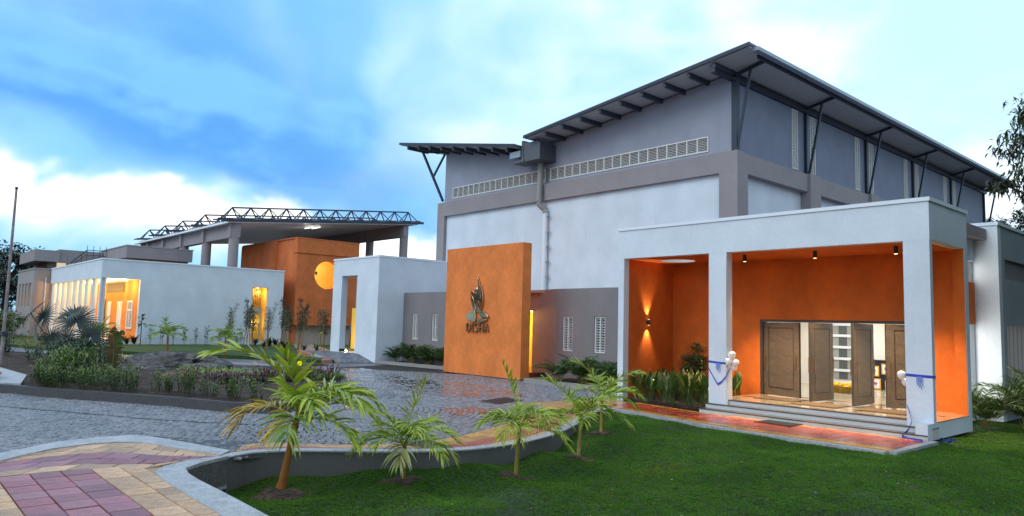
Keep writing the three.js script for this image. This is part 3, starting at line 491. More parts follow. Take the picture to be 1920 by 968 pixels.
  const bg = slab([[-9.42, -16.6], [-9.37, -17.18], [-8.5, -17.17], [-8.46, -16.5]], 0.03, 0.045); put('rubber', [bg], M.mat, bm); put('rim', [slab([[-9.44, -16.58], [-9.39, -17.187], [-8.48, -17.186], [-8.44, -16.48]], 0.03, 0.04)], M.black, bm);

  // inauguration ribbon and balloons
  const band = (name, label, pts, w) => { const m = new MB(); m.ribbon(pts, pts.map(() => w), V(0, 1, 0), [1, 1, 1]); const o = merged([m.geometry()]), b = pts[0]; o.translate(-b.x, -b.y, -b.z); const k = mesh(name, o, M.blue); k.position.copy(b); tag(k, label, 'ribbon', 'blue opening-day ribbons'); return k; };
  const zf = zF + 0.006;
  const rb1 = band('ribbon', 'blue ribbon wrapped straight round the left portico pillar', [V(K[0] - 0.006, 1.39, zF - 0.3), V(K[0] - 0.006, 1.39, zf), V(-11.0, 1.365, zf), V(-10.82, 1.37, zf), V(-10.82, 1.37, zF - 0.3)], 0.055);
  band('ribbon', 'blue ribbon hanging in a loose V on the left portico pillar', [V(-11.39, 1.2, zf), V(-11.2, 0.92, zf + 0.01), V(-11.09, 0.78, zf + 0.02), V(-10.97, 0.86, zf + 0.02), V(-10.84, 1.0, zf + 0.02), V(-10.74, 1.24, zf - 0.05)], 0.05);
  const rb3 = band('ribbon', 'blue ribbon wrapped round the right portico pillar', [V(R[0] - 0.006, 1.38, zF - 0.1), V(R[0] - 0.006, 1.38, zf), V(-6.0, 1.37, zf), V(R[1] + 0.004, 1.365, zf), V(R[1] + 0.006, 1.36, zF - 0.17)], 0.06);
  band('ribbon', 'long blue ribbon trailing from the right pillar down over the steps', [V(-6.28, 0.75, zf - 0.02), V(-6.2, 0.55, zf + 0.03), V(-6.12, 0.36, zf + 0.12), V(-6.13, 0.2, -17.3), V(-6.22, 0.05, -17.15), V(-6.05, 0.035, -17.05), V(-5.75, 0.035, -17.0)], 0.05);
  { const m = new MB(); const c = [V(-5.5, 0.03, -17.1)]; for (let k = 0; k < 9; k++) c.push(V(-5.4 + 0.06 * k / 3 + rr(-0.09, 0.09), 0.04 + rr(0, 0.1), -17.25 + rr(-0.1, 0.1))); m.ribbon(c, c.map(() => 0.035), V(0.2, 0.9, 0.3).normalize(), [1, 1, 1]); const o = merged([m.geometry()]); o.translate(5.4, -0.03, 17.2); const k = mesh('ribbon', o, M.blue); k.position.set(-5.4, 0.03, -17.2); tag(k, 'crumpled blue ribbon end lying on the grass by the steps', 'ribbon', 'blue opening-day ribbons'); }
  for (const [par, x, y] of [[rb1, -11.08, 1.36], [rb3, -5.98, 1.35]]) { const m = new MB(); for (let k = 0; k < 4; k++) { const s = k - 1.5; m.ribbon([V(x, y, zf + 0.012), V(x + s * 0.03, y - 0.02 + 0.03 * (k % 2), zf + 0.04), V(x + s * 0.035, y - 0.12, zf + 0.03), V(x + s * 0.04 + 0.02, y - 0.2 - 0.04 * k % 0.1, zf + 0.02)], [0.02, 0.03, 0.018, 0.01], V(1, 0, 0), [1, 1, 1]); } put('bow', [m.geometry()], std({ color: C(0.12, 0.22, 0.6), roughness: 0.4, side: THREE.DoubleSide }), par); }
  const ball = new THREE.LatheGeometry([[0.001, -0.135], [0.012, -0.132], [0.02, -0.12], [0.06, -0.095], [0.095, -0.045], [0.104, 0.005], [0.095, 0.05], [0.068, 0.085], [0.03, 0.104], [0.001, 0.108]].map(([a, b]) => new THREE.Vector2(a, b)), 24);
  ball.scale(0.88, 0.88, 0.88); const bl = mesh('balloon', ball, M.balloon); bl.position.set(-10.66, 1.61, -17.62); tag(bl, 'white balloon, topmost of the bunch on the left pillar', 'balloon', 'white balloons tied to the pillars');
  const more = [[-10.74, 1.42, -17.55, 'white balloon nearest the left pillar in its bunch'], [-10.55, 1.4, -17.6, 'white balloon farthest right in the bunch on the left pillar'], [-10.66, 1.28, -17.7, 'white balloon hanging lowest in the bunch on the left pillar'], [-10.76, 1.55, -17.72, 'white balloon half hidden behind its bunch on the left pillar'], [-6.36, 1.37, -17.6, 'white balloon at ribbon height beside the right pillar'], [-6.31, 1.2, -17.72, 'white balloon peeping out lower behind the right pillar']];
  for (const [x, y, z, l] of more) { const b = bl.clone(); b.name = numbered('balloon'); b.position.set(x, y, z); b.rotation.set(rr(-0.6, 0.6), rr(0, 3), rr(-0.6, 0.6)); b.userData = { ...bl.userData, label: l }; scene.add(b); }
}
// ---------------------------------------------------------------- wing right of the portico
{
  const w = thing('right_wing', 'pale wing with louvred strips and tall lit glazing right of the portico', 'building', [-8, 0, -28]);
  const H = 5.35, x0 = -6.34, x1 = -5.76, z0 = -23;
  put('front_wall', [box(x0 - 0.3, x1, 0, H, z0 - 0.3, z0)], M.white, w);
  const s = poly([[-46, 0], [z0 - 0.302, 0], [z0 - 0.302, H], [-46, H]]); for (let k = 0; k < 3; k++) { s.holes.push(rectHole(-28.6 - k * 6.2, -23.6 - k * 6.2, 3.9, 4.45)); s.holes.push(rectHole(-28.6 - k * 6.2, -23.6 - k * 6.2, 0.3, 2.62)); }
  put('side_wall', [plate(s, 'z', x1 - 0.002, x1 - 0.25)], M.wingShade, w);  // white wall darkened in its colour to imitate the shade on this side
  for (let k = 0; k < 3; k++) {
    const a = -28.6 - k * 6.2, b = -23.6 - k * 6.2, f = [];
    for (let i = 0; i <= 50; i++) f.push(box(x1 - 0.16, x1 - 0.06, 3.905, 4.445, mix(a, b - 0.04, i / 50), mix(a, b - 0.04, i / 50) + 0.04));
    const lv = put('vertical_louvre', [box(x1 - 0.2, x1 - 0.17, 3.9, 4.45, a, b)], M.dark, w); put('fins', f, M.greyTrim, lv, 'stuff');
    put('lit_glazing', [box(x1 - 0.2, x1 - 0.18, 0.3, 2.62, a, b)], M.winWhite, w);
    for (let i = 0; i <= 12; i++) { const u = mix(a + 0.03, b - 0.03, i / 12); put('mullion', [box(x1 - 0.175, x1 - 0.06, 0.3, 2.62, u - 0.03, u + 0.03)], M.greyTrim, w); }
  }
  put('coping', [box(x0 - 0.33, x1 + 0.03, H, H + 0.09, z0 - 0.3, z0 + 0.03), box(x1 - 0.28, x1 + 0.03, H, H + 0.09, -46, z0 - 0.302)], M.whiteTrim, w);
  // the recessed strip between portico and wing
  put('link_wall', [box(x0 - 0.25, x0, 4.35, H - 0.002, z0 + 0.001, -20.452)], M.white, w);
  put('orange_panel', [box(x0 - 0.2, x0 - 0.01, 2.62, 3.77, z0 + 0.001, -20.452)], M.orange, w);
  const lv = put('slit_louvre', [box(x0 - 0.2, x0 - 0.17, 3.772, 4.349, z0 + 0.001, -20.452)], M.winWhite, w); const f = []; for (let i = 0; i < 18; i++) { const u = mix(z0 + 0.03, -20.5, i / 17); f.push(box(x0 - 0.16, x0 - 0.05, 3.774, 4.347, u - 0.025, u + 0.025)); } put('fins', f, M.louvre, lv, 'stuff');
  put('lit_glazing', [box(x0 - 0.2, x0 - 0.18, 0.3, 2.618, z0 + 0.001, -20.452)], M.winWhite, w);
  for (let i = 0; i <= 5; i++) { const u = mix(z0 + 0.05, -20.5, i / 5); put('mullion', [box(x0 - 0.175, x0 - 0.04, 0.3, 2.617, u - 0.035, u + 0.035)], M.whiteTrim, w); }
  { const l = new THREE.RectAreaLight(C(1, 0.95, 0.84), 3.2, 2.4, 2.2); l.position.set(x0 - 0.03, 1.46, -21.72).sub(origin(w)); l.rotation.y = -Math.PI / 2; w.add(l); const u = new THREE.RectAreaLight(C(1, 0.95, 0.84), 2.6, 2.4, 0.5); u.position.set(x0 - 0.04, 4.06, -21.72).sub(origin(w)); u.rotation.y = -Math.PI / 2; w.add(u); }
  put('sill', [box(x0 - 0.25, x0, 0, 0.299, z0 + 0.001, -20.452)], M.white, w);
  put('roof', [box(-14.2, x1 - 0.26, H - 0.4, H - 0.1, -46, -20.46)], M.grey, w); put('rear_wall', [box(-14.2, x1, 0, H, -46.25, -46.002)], M.white, w);
}
// ---------------------------------------------------------------- left building with its lit colonnade
{
  const b = thing('white_classroom_block', 'long white single-storey block with a lit orange colonnade on the far left', 'building', [-63, 0, -18]);
  const X = -54.54, W = -72.7, zF = -11.55, zB = -24.42, H = 5.9;
  const e = poly([[zB, 0], [zF, 0], [zF, H], [zB, H]]); e.holes.push(rectHole(-14.0, -11.62, 0.4, 4.66)); e.holes.push(rectHole(-23.2, -21.95, 0.42, 4.56));
  put('end_wall', [plate(e, 'z', X, X - 0.35)], M.white, b);
  put('front_band', [box(W, X - 0.352, 4.66, H, zF - 0.35, zF)], M.white, b);
  put('coping', [box(W, X + 0.04, H, H + 0.09, zF - 0.35, zF + 0.04), box(X - 0.35, X + 0.04, H, H + 0.09, zB - 0.04, zF - 0.352)], M.whiteTrim, b);
  put('veranda_floor', [box(W, X - 0.352, 0, 0.4, -14.5, zF - 0.002)], M.marble, b);
  put('veranda_ceiling', [box(W, X - 0.352, 4.68, 4.8, -14.6, zF - 0.352)], M.white, b);
  put('roof', [box(W, X - 0.352, 5.2, 5.35, zB, zF - 0.353)], M.grey, b);
  put('back_wall', [box(-58.1, X - 0.352, 0.4, 4.679, -14.2, -14.0), box(-58.3, -58.101, 0.4, 4.679, -14.6, -14.0), box(W, -58.301, 0.4, 4.679, -14.9, -14.6)], wall(C(0.8, 0.24, 0.03)), b);
  put('rear_wall', [box(W, X - 0.352, 0, H, zB, zB + 0.3)], M.white, b); put('rear_wall', [box(W, W + 0.3, 0, H, zB + 0.302, zF - 0.352)], M.white, b);
  const colX = [-54.9, -57.2, -59.35, -61.45, -63.5, -65.6, -67.7, -69.8, -71.9];
  for (const x of colX) put('column', [cyl(x, 0.4, 4.679, zF - 0.2, 0.18, 0.18, 24)], M.white, b);
  // doors, window and dark upper panel on the veranda wall
  for (const [x0, x1] of [[-62.75, -61.5], [-65.9, -64.9], [-69.2, -68.0]]) {
    const f = put('door', [box(x0, x0 + 0.1, 0.4, 3.2, -14.6, -14.55), box(x1 - 0.1, x1, 0.4, 3.2, -14.6, -14.55), box((x0 + x1) / 2 - 0.05, (x0 + x1) / 2 + 0.05, 0.4, 3.1, -14.6, -14.552), box(x0 + 0.1, x1 - 0.1, 3.1, 3.2, -14.6, -14.551), box(x0 + 0.1, x1 - 0.1, 1.4, 1.5, -14.6, -14.553)], M.whiteTrim, b);
    put('pane', [box(x0 + 0.1, x1 - 0.1, 0.4, 3.1, -14.599, -14.58)], M.winPale, f);
  }
  { const f = put('window', [box(-57.4, -57.3, 1.2, 3.2, -14, -13.94), box(-56.1, -56.0, 1.2, 3.2, -14, -13.94), box(-57.3, -56.1, 3.1, 3.2, -14, -13.941), box(-57.3, -56.1, 2.5, 2.6, -14, -13.941), box(-57.3, -56.1, 1.2, 1.3, -14, -13.941), box(-56.75, -56.65, 1.3, 2.5, -14, -13.942)], M.whiteTrim, b); put('pane', [box(-57.3, -56.1, 1.3, 3.1, -13.999, -13.97)], std({ color: C(0.35, 0.33, 0.3), roughness: 0.15 }), f); }
  put('upper_vent', [box(-66.5, -61.2, 3.95, 4.66, -14.6, -14.56)], std({ color: C(0.08, 0.055, 0.03), roughness: 0.7 }), b);
  for (const x of [-60.3, -67.0, -70.8]) put('dark_door', [box(x - 0.35, x + 0.35, 0.4, 3.4, -14.6, -14.57)], M.doorDark, b);
  for (const [i, [x, z]] of [[-56.0, -12.35], [-58.5, -12.35], [-61.1, -12.35], [-63.6, -12.35], [-66.2, -12.35], [-68.8, -12.35], [-71.2, -12.35], [-55.6, -12.7], [-55.6, -13.3]].entries()) {
    const s = new THREE.SphereGeometry(0.13, 16, 10); s.scale(1, 0.6, 1); s.translate(x, 4.6, z); put('ceiling_lamp', [s], M.lampWarm, b);
    if (i < 7) point(b, x, 4.25, z - 0.75, WARM, 11, 5);
  }
  // lit window bay in the long end wall
  const a0 = -23.2, a1 = -21.95, q = X - 0.9;
  put('window_bay', [box(q - 0.05, q, 0.42, 4.56, a0, a1), box(q, X - 0.352, 0.42, 4.56, a0 - 0.05, a0 - 0.001), box(q, X - 0.352, 0.42, 4.56, a1 + 0.001, a1 + 0.05), box(q, X - 0.352, 4.561, 4.6, a0, a1), box(q, X - 0.352, 0.38, 0.419, a0, a1)], M.yellow, b);
  for (let k = 0; k < 7; k++) { const z = mix(-22.78, -21.98, k / 6); put('slat', [box(X - 0.5, X - 0.36, 3.0, 4.559, z - 0.028, z + 0.028)], std({ color: C(0.5, 0.27, 0.05), roughness: 0.6 }), b); }
  const wf = put('window', [box(X - 0.5, X - 0.4, 2.72, 2.98, a0 + 0.3, a1), box(X - 0.5, X - 0.42, 0.42, 2.719, -22.9, -22.78), box(X - 0.5, X - 0.42, 0.42, 2.719, -22.36, -22.28), box(X - 0.499, X - 0.43, 1.7, 1.8, -22.78, a1), box(X - 0.499, X - 0.43, 2.52, 2.72, -22.78, a1)], std({ color: C(0.42, 0.38, 0.34), roughness: 0.6 }), b);
  put('pane', [box(X - 0.6, X - 0.58, 0.42, 2.7, a0 + 0.3, a1)], M.glass, wf);
  put('bay_lamp', [cyl(X - 0.55, 4.47, 4.56, -22.5, 0.12)], M.lampWarm, b); point(b, X - 0.62, 4.2, -22.5, WARM2, 3, 4); point(b, X - 0.72, 1.9, -22.4, WARM2, 1.3, 4);
}
// white plastic chairs on the veranda
{
  const chair = thing('plastic_chair', 'white plastic armchair at the open end of the lit veranda', 'chair', [-55.75, 0.4, -13.3], null, 2.4);
  const m = M.plastic;
  mesh('seat', merged([new THREE.BoxGeometry(0.44, 0.03, 0.42).translate(0, 0.43, 0)]), m, chair);
  mesh('backrest', merged([pipe([V(-0.22, 0.43, -0.2), V(-0.23, 0.7, -0.24), V(-0.2, 0.88, -0.29), V(0, 0.93, -0.3), V(0.2, 0.88, -0.29), V(0.23, 0.7, -0.24), V(0.22, 0.43, -0.2)], 0.022, 8, 24), ...[-0.12, -0.04, 0.04, 0.12].map((x) => bar(V(x, 0.44, -0.2), V(x, 0.91, -0.295), 0.03, 0.015))]), m, chair);
  for (const s of [-1, 1]) { mesh('armrest', merged([pipe([V(s * 0.23, 0.68, -0.24), V(s * 0.26, 0.67, 0), V(s * 0.25, 0.64, 0.2), V(s * 0.24, 0.43, 0.22)], 0.022, 8, 14)]), m, chair); mesh('leg', merged([bar(V(s * 0.21, 0.42, 0.19), V(s * 0.26, 0, 0.25), 0.04)]), m, chair); mesh('leg', merged([bar(V(s * 0.2, 0.42, -0.18), V(s * 0.25, 0, -0.27), 0.04)]), m, chair); }
}
// ---------------------------------------------------------------- orange block with the round opening
{
  const b = thing('orange_block', 'orange block with a large round yellow opening hovering over a pale wall', 'building', [-59, 0, -28.4]);
  const X = -54.6, z0 = -31.0, z1 = -25.45, y0 = 1.72, H = 8.72;
  const f = poly([[z0, y0], [z1, y0], [z1, 7.55], [z0, 7.55]]); f.holes.push(circHole(-28.2, 5.88, 1.16));
  put('face_wall', [plate(f, 'z', X, X - 0.5, 48)], M.orangeFar, b);
  put('face_band', [box(X - 0.5, X + 0.1, 7.551, H, z0, z1 + 0.08)], M.orangeFar, b);
  put('coping', [box(X - 0.5, X + 0.13, H, H + 0.08, z0, z1 + 0.11), box(-66, X - 0.502, H, H + 0.08, z1 - 0.3, z1 + 0.11)], M.orangeFar, b);
  put('side_wall', [box(-66, X - 0.502, 0, H, z1 - 0.4, z1)], M.orangeFar, b);
  put('side_pier', [box(-60.6, -58.4, 0, H - 0.01, z1 + 0.001, z1 + 0.25)], M.orangeFar, b);
  put('side_wall', [box(-66, X - 0.502, y0, H, z0, z0 + 0.4)], M.orangeFar, b); put('rear_wall', [box(-66.4, -66.002, 0, H, z0, z1)], M.orangeFar, b);
  put('roof', [box(-66, X - 0.502, 8.1, 8.3, z0 + 0.4, z1 - 0.4)], M.grey, b); put('soffit', [box(-66, X - 0.502, y0, y0 + 0.2, z0 + 0.402, z1 - 0.402)], M.white, b);
  put('inner_wall', [box(-58.2, -58, y0 + 0.201, 8.099, z0 + 0.401, z1 - 0.401)], M.paleYellow, b); put('inner_floor', [box(-58, X - 0.501, y0 + 0.201, 3.9, z0 + 0.401, z1 - 0.401)], M.yellow, b);
  put('inner_ceiling', [box(-58, X - 0.501, 7.6, 7.7, z0 + 0.402, z1 - 0.402)], M.yellow, b); put('inner_side', [box(-58, X - 0.501, 3.9, 7.6, z0 + 0.401, z0 + 0.5)], M.yellow, b); put('inner_side', [box(-58, X - 0.501, 3.9, 7.6, z1 - 0.5, z1 - 0.401)], M.yellow, b);
  put('inner_lamp', [cyl(-56.2, 7.5, 7.6, -27.6, 0.12)], M.lampWarm, b); point(b, -56.2, 7.0, -27.6, C(1, 0.86, 0.6), 17, 5);
  put('wall_fitting', [box(-57.99, -57.9, 6.1, 6.35, -28.9, -28.75)], M.steel, b);
  put('lower_wall', [box(-55.6, -55.3, 0, y0 - 0.002, -30.9, -24.4)], M.beige, b);
}
// ---------------------------------------------------------------- canopy roof on tall columns with open steel trusses
{
  const c = thing('assembly_canopy', 'high flat canopy on grey columns with open steel trusses above its roof', 'canopy', [-70, 0, -30]);
  const zN = -22, zS = -38.5, xs = [-59.2, -65.6, -71.7, -77.3, -82.6], up = (z) => (zN - z) * 0.1;
  put('beam', [box(-86, -58.75, 8.76, 9.98, zN - 0.35, zN + 0.2)], M.grey, c); put('beam', [box(-86, -58.75, 8.76 + up(zS), 9.9 + up(zS), zS - 0.2, zS + 0.35)], M.grey, c);
  for (const x of xs) { const s = new THREE.CylinderGeometry(0.44, 0.44, 9.99, 28); s.scale(1, 1, 0.9); s.translate(x, 4.99, zN); put('column', [s], M.grey, c); const s2 = s.clone(); s2.scale(1, 1.17, 1); s2.translate(0, 0, zS - zN); put('column', [s2], M.grey, c); put('bearing', [box(x - 0.3, x + 0.3, 8.7, 10.02, zN + 0.201, zN + 0.45)], M.grey, c); }
  const roof = plate(poly([[-39.6, 9.93 + up(-39.6)], [-21.2, 9.93 + up(-21.2)], [-21.2, 10.07 + up(-21.2)], [-39.6, 10.07 + up(-39.6)]]), 'z', -58.45, -86.5);
  put('roof', [roof], M.canopy, c);
  put('edge_beam', [bar(V(-58.4, 10.1 + up(-20.6), -20.6), V(-58.4, 10.1 + up(-40.2), -40.2), 0.1, 0.22)], M.steel, c);
  for (let k = 0; k < 11; k++) { const z = mix(-22, -39.2, k / 10); put('purlin', [box(-86, -58.36, 10.08 + up(z), 10.24 + up(z), z - 0.35, z + 0.35)], M.gutter, c); }
  const r = 0.06;
  for (const x of xs) {
    const za = -20.4, zb = -40.0, t0 = -21.7, t1 = -38.9, N = 12, hi = 1.25, lo = 0.3, g = [];
    const T = (z) => V(x, 9.98 + hi + up(z), z), B = (z, s) => V(x + s * 0.5, 9.98 + lo + up(z), z);
    const tr = put('truss', [bar(T(t0), T(t1), 0.12)], M.steel, c);
    for (const s of [-1, 1]) put('chord', [bar(B(za, s), B(zb, s), 0.12)], M.steel, tr);
    for (let k = 0; k < N; k++) { const z = mix(t0, t1, k / (N - 1)), d = (t1 - t0) / (N - 1) / 2; for (const s of [-1, 1]) { g.push(bar(T(z), B(z - d, s), r * 1.3), bar(T(z), B(z + d, s), r * 1.3)); } g.push(bar(B(z + d, -1), B(z + d, 1), r)); }
    put('web_members', g, M.steel, tr, 'stuff');
  }
  for (const z of [-29.6, -30.3]) put('tube_lamp', [bar(V(-60.6, 9.8 + up(z), z), V(-62.2, 9.8 + up(z), z), 0.05)], M.lampWhite, c);
  point(c, -62.3, 9.3, -29.9, C(1, 0.95, 0.88), 1.5, 5);
}
// ---------------------------------------------------------------- buildings farther back
{
  const b = thing('grey_office_block', 'two-storey grey block with four tall lit windows at the far left end', 'building', [-77, 0, -13]);
  const x1 = -72.82, x0 = -81.4, z = -10.3;
  const f = poly([[x0, 0], [x1, 0], [x1, 5.85], [x0, 5.85]]); const ws = [[-80.2, -79.2], [-78.5, -77.4], [-76.8, -75.6], [-75.0, -73.75]]; for (const [p, q] of ws) f.holes.push(rectHole(p, q, 2.7, 4.7));
  put('front_wall', [plate(f, 'x', z, z - 0.3)], wall(C(0.36, 0.33, 0.34)), b);
  for (const [p, q] of ws) { const w = put('window', [box(p, q, 2.7, 4.7, z - 0.28, z - 0.24)], M.doorDark, b); put('pane', [box(p + 0.05, q - 0.05, 2.75, 3.7, z - 0.239, z - 0.22)], M.winWarm, w); put('shutter', [box(p, p + 0.25, 3.7, 4.7, z - 0.239, z - 0.1)], M.beige, w); }
  put('side_wall', [box(x1 - 0.3, x1, 0, 5.85, -17, z - 0.302)], wall(C(0.44, 0.32, 0.27)), b);
  put('coping', [box(x0, x1 + 0.05, 5.85, 5.97, z - 0.3, z + 0.05), box(x1 - 0.3, x1 + 0.05, 5.85, 5.97, -17, z - 0.302)], M.greyTrim, b);
  put('upper_wall', [box(x0 + 1.2, -74.6, 5.4, 6.63, -16, -11.6)], wall(C(0.36, 0.27, 0.24)), b); put('recess', [box(x0 + 1.4, -75.6, 5.98, 6.6, -11.599, -11.55)], wall(C(0.25, 0.09, 0.04)), b);
  put('lit_window', [box(-74.599, -74.56, 5.98, 6.62, -12.9, -12.2), box(-74.599, -74.56, 5.98, 6.62, -16, -13.4)], M.winPale, b);
  put('post', [box(-74.4, -73.86, 5.4, 7.7, -13.3, -12.9)], M.grey, b);
  put('upper_slab', [box(x0 - 0.4, -73.6, 6.63, 7.62, -12.2, z - 0.05)], M.grey, b); put('upper_slab', [box(x0 - 0.4, -73.9, 6.632, 7.78, -17.2, -12.202)], M.grey, b);
  put('drain_pipe', [cyl(x1 + 0.06, 0, 5.2, -12.0 + 0.8, 0.05, 0.05, 8)], M.pipeWhite, b);
  put('rear_wall', [box(x0, x1, 0, 5.84, -17.3, -17.002), box(x0, x0 + 0.3, 0, 5.84, -17, z - 0.302)], M.grey, b);
  const rl = thing('roof_stair_railing', 'thin dark stair railing on the roof between the two grey blocks', 'railing', [-72.6, 6, -14.5]);
  put('rail', [bar(V(-72.6, 6.55, -12.9), V(-72.6, 7.8, -14.1), 0.08), bar(V(-72.6, 7.8, -14.1), V(-72.6, 7.8, -15.6), 0.06), bar(V(-72.6, 7.35, -14.1), V(-72.6, 7.35, -15.6), 0.05), bar(V(-72.6, 6.2, -12.9), V(-72.6, 7.45, -14.1), 0.05)], M.steel, rl);
  for (const zz of [-13.3, -13.7, -14.1, -14.6, -15.1, -15.6]) put('baluster', [box(-72.62, -72.58, 5.4, zz > -14 ? 7.8 + (zz + 14.1) * -1.0 * 1.04 : 8.2, zz - 0.02, zz + 0.02)], M.steel, rl);
  const s = thing('grey_roof_pavilion', 'grey slab-roofed volume standing behind the white block and the canopy columns', 'building', [-70, 0, -18.5]);
  put('slab_roof', [box(-75, -66, 6.94, 7.93, -21, -15.7)], M.grey, s); put('coping', [box(-75, -65.96, 7.931, 8.02, -21.05, -15.65)], M.greyTrim, s);
  put('wall', [box(-74.4, -66.6, 0, 6.938, -20.4, -16.3)], wall(C(0.3, 0.14, 0.08)), s);
}
{ // courtyard behind the gateway
  const y = thing('courtyard_pier', 'lamp-lit yellow pier seen through the white gateway', 'wall', [-46, 0, -26.6]);
  put('pier', [box(-46.9, -45.5, 0, 3.1, -27.0, -26.3)], M.yellow, y); put('pier_top', [box(-46.6, -45.6, 3.101, 6.4, -26.95, -26.4)], M.grey, y);
  put('foot_lamp', [cyl(-45.6, 0.05, 0.2, -25.2, 0.08)], M.lampWarm, y); point(y, -45.5, 0.9, -25.2, WARM, 7, 4);
  const g = thing('glazed_corridor', 'dark glazed corridor low behind the gateway', 'building', [-62, 0, -36]);
  put('glass_front', [box(-64, -56, 0.9, 3.2, -36.3, -36)], M.glassDark, g); put('plinth', [box(-64, -56, 0, 0.9, -36.2, -35.7)], M.orange, g); put('roof', [box(-64.3, -55.7, 3.2, 3.5, -37, -35.6)], M.grey, g);
  for (let k = 0; k < 9; k++) put('mullion', [box(-64 + k, -63.92 + k, 0.9, 3.2, -36, -35.95)], M.greyTrim, g);
}
// flagpole
{
  const f = thing('flagpole', 'slim weathered flagpole at the left edge in front of the trees', 'flagpole', [-33.4, 0.1, -3.92]);
  mesh('pole', merged([new THREE.CylinderGeometry(0.04, 0.065, 6.9, 12).translate(0, 3.45, 0)]), std({ color: C(0.36, 0.3, 0.32), roughness: 0.6, map: tSpeck }), f);
  mesh('cap', merged([new THREE.SphereGeometry(0.06, 12, 8).translate(0, 6.92, 0)]), M.steel, f); mesh('cleat', merged([new THREE.BoxGeometry(0.06, 0.18, 0.12).translate(0.08, 1.3, 0)]), M.steel, f);
}
// ---------------------------------------------------------------- ground
const ROADK = [[-13.2, 0.6], [-13.92, -1.73], [-14.3, -2.21], [-14.65, -2.65], [-14.8, -3.3], [-14.75, -3.8], [-14.5, -4.02], [-13.41, -4.38], [-12.25, -4.71]];
const ROADI = [[-12.4, 0.6], [-13.23, -1.66], [-13.6, -2.04], [-13.96, -2.46], [-14.14, -3.04], [-14.08, -3.46], [-13.87, -3.74], [-12.87, -4.1], [-11.95, -4.44]];
const LAWNK = [[-11.77, -4.5], [-11.52, -4.02], [-11.2, -3.66], [-10.8, -3.58], [-10.3, -3.56], [-9.4, -3.57], [4, -3.52]];
const LAWNI = [[-11.86, -4.36], [-11.78, -3.86], [-11.52, -3.46], [-11.2, -3.24], [-10.7, -3.18], [-9.47, -3.17], [4, -3.12]];
const WALL = smooth([[-11.84, -4.5], [-12.0, -4.97], [-11.88, -5.45], [-11.38, -6.2], [-10.99, -6.7], [-10.64, -7.24], [-10.36, -7.84], [-10.22, -8.45], [-10.27, -9.29], [-10.46, -10.15], [-10.78, -10.98], [-11.34, -12.04], [-12.01, -13.15], [-12.7, -14.3], [-13.3, -15.72]], 64);
const INNER = smooth([[-12.5, -4.9], [-12.95, -5.3], [-12.71, -5.8], [-11.99, -6.64], [-11.68, -7.12], [-11.45, -7.87], [-11.55, -8.79], [-12.07, -10.24], [-12.75, -11.5], [-13.4, -12.4], [-14.0, -13.4], [-14.5, -14.4], [-14.9, -15.9]], 64);
const PATH_EDGE = [[-13.3, -15.72], [-12.05, -15.51], [-9.89, -15.12], [-8.7, -14.98], [-6.87, -14.93], [-5.66, -14.91]];
const BED = [[-16.75, -7.3], [-17.55, -6.66], [-19.25, -5.86], [-20.8, -4.98], [-22.57, -3.95], [-24.6, -2.94], [-34.5, 2.55], [-52, 12], [-62, 4], [-45.4, -5.3], [-39.1, -7.9], [-37, -9.3], [-33.1, -11.1], [-29.9, -12.85], [-27.2, -13.9], [-24.8, -13.75], [-21.6, -12.0], [-18.6, -9.8], [-17.2, -8.4]];
const FARK = [[-75, -3], [-60.1, -6.95], [-52.5, -8.4], [-48.1, -9.7], [-43.8, -12.7], [-41.3, -14.6], [-38.6, -16.6], [-36.5, -17.7], [-34.4, -18.4]];
// the lawn falls from the path towards the camera, with little banks against the wall
function lawnY(x, z) {
  const d = Math.max(0, Math.min(1, (z + 15) / 6.5)), right = sstep(-9.5, -5.5, x) * sstep(-9, -14, z);
  let y = -0.035 - 0.33 * sstep(0, 1, d) * (1 - right);
  y -= 0.1 * sstep(-9, -4, z);
  const n = vnoise(x * 1.1 + 40, z * 1.1 + 40, 0, 6) - 0.5, n2 = vnoise(x * 2.7 + 40, z * 2.7 + 40, 0, 16) - 0.5;
  const nearWall = sstep(3.2, 0.4, Math.hypot(x + 10.2, (z + 7) * 0.45));
  return y + n * (0.05 + 0.3 * nearWall) + n2 * 0.03;
}
const LAWN = [...WALL.filter((_, i) => i % 4 === 0), ...PATH_EDGE, [-5.62, -17.2], [-5.7, -20.3], [-6.3, -20.5], [-6.3, -23], [-5.75, -23.3], [-5.75, -46], [40, -46], [40, -3.56], [-9.4, -3.56], [-10.3, -3.55], [-10.8, -3.57], [-11.2, -3.65], [-11.52, -4.01], [-11.77, -4.49]];
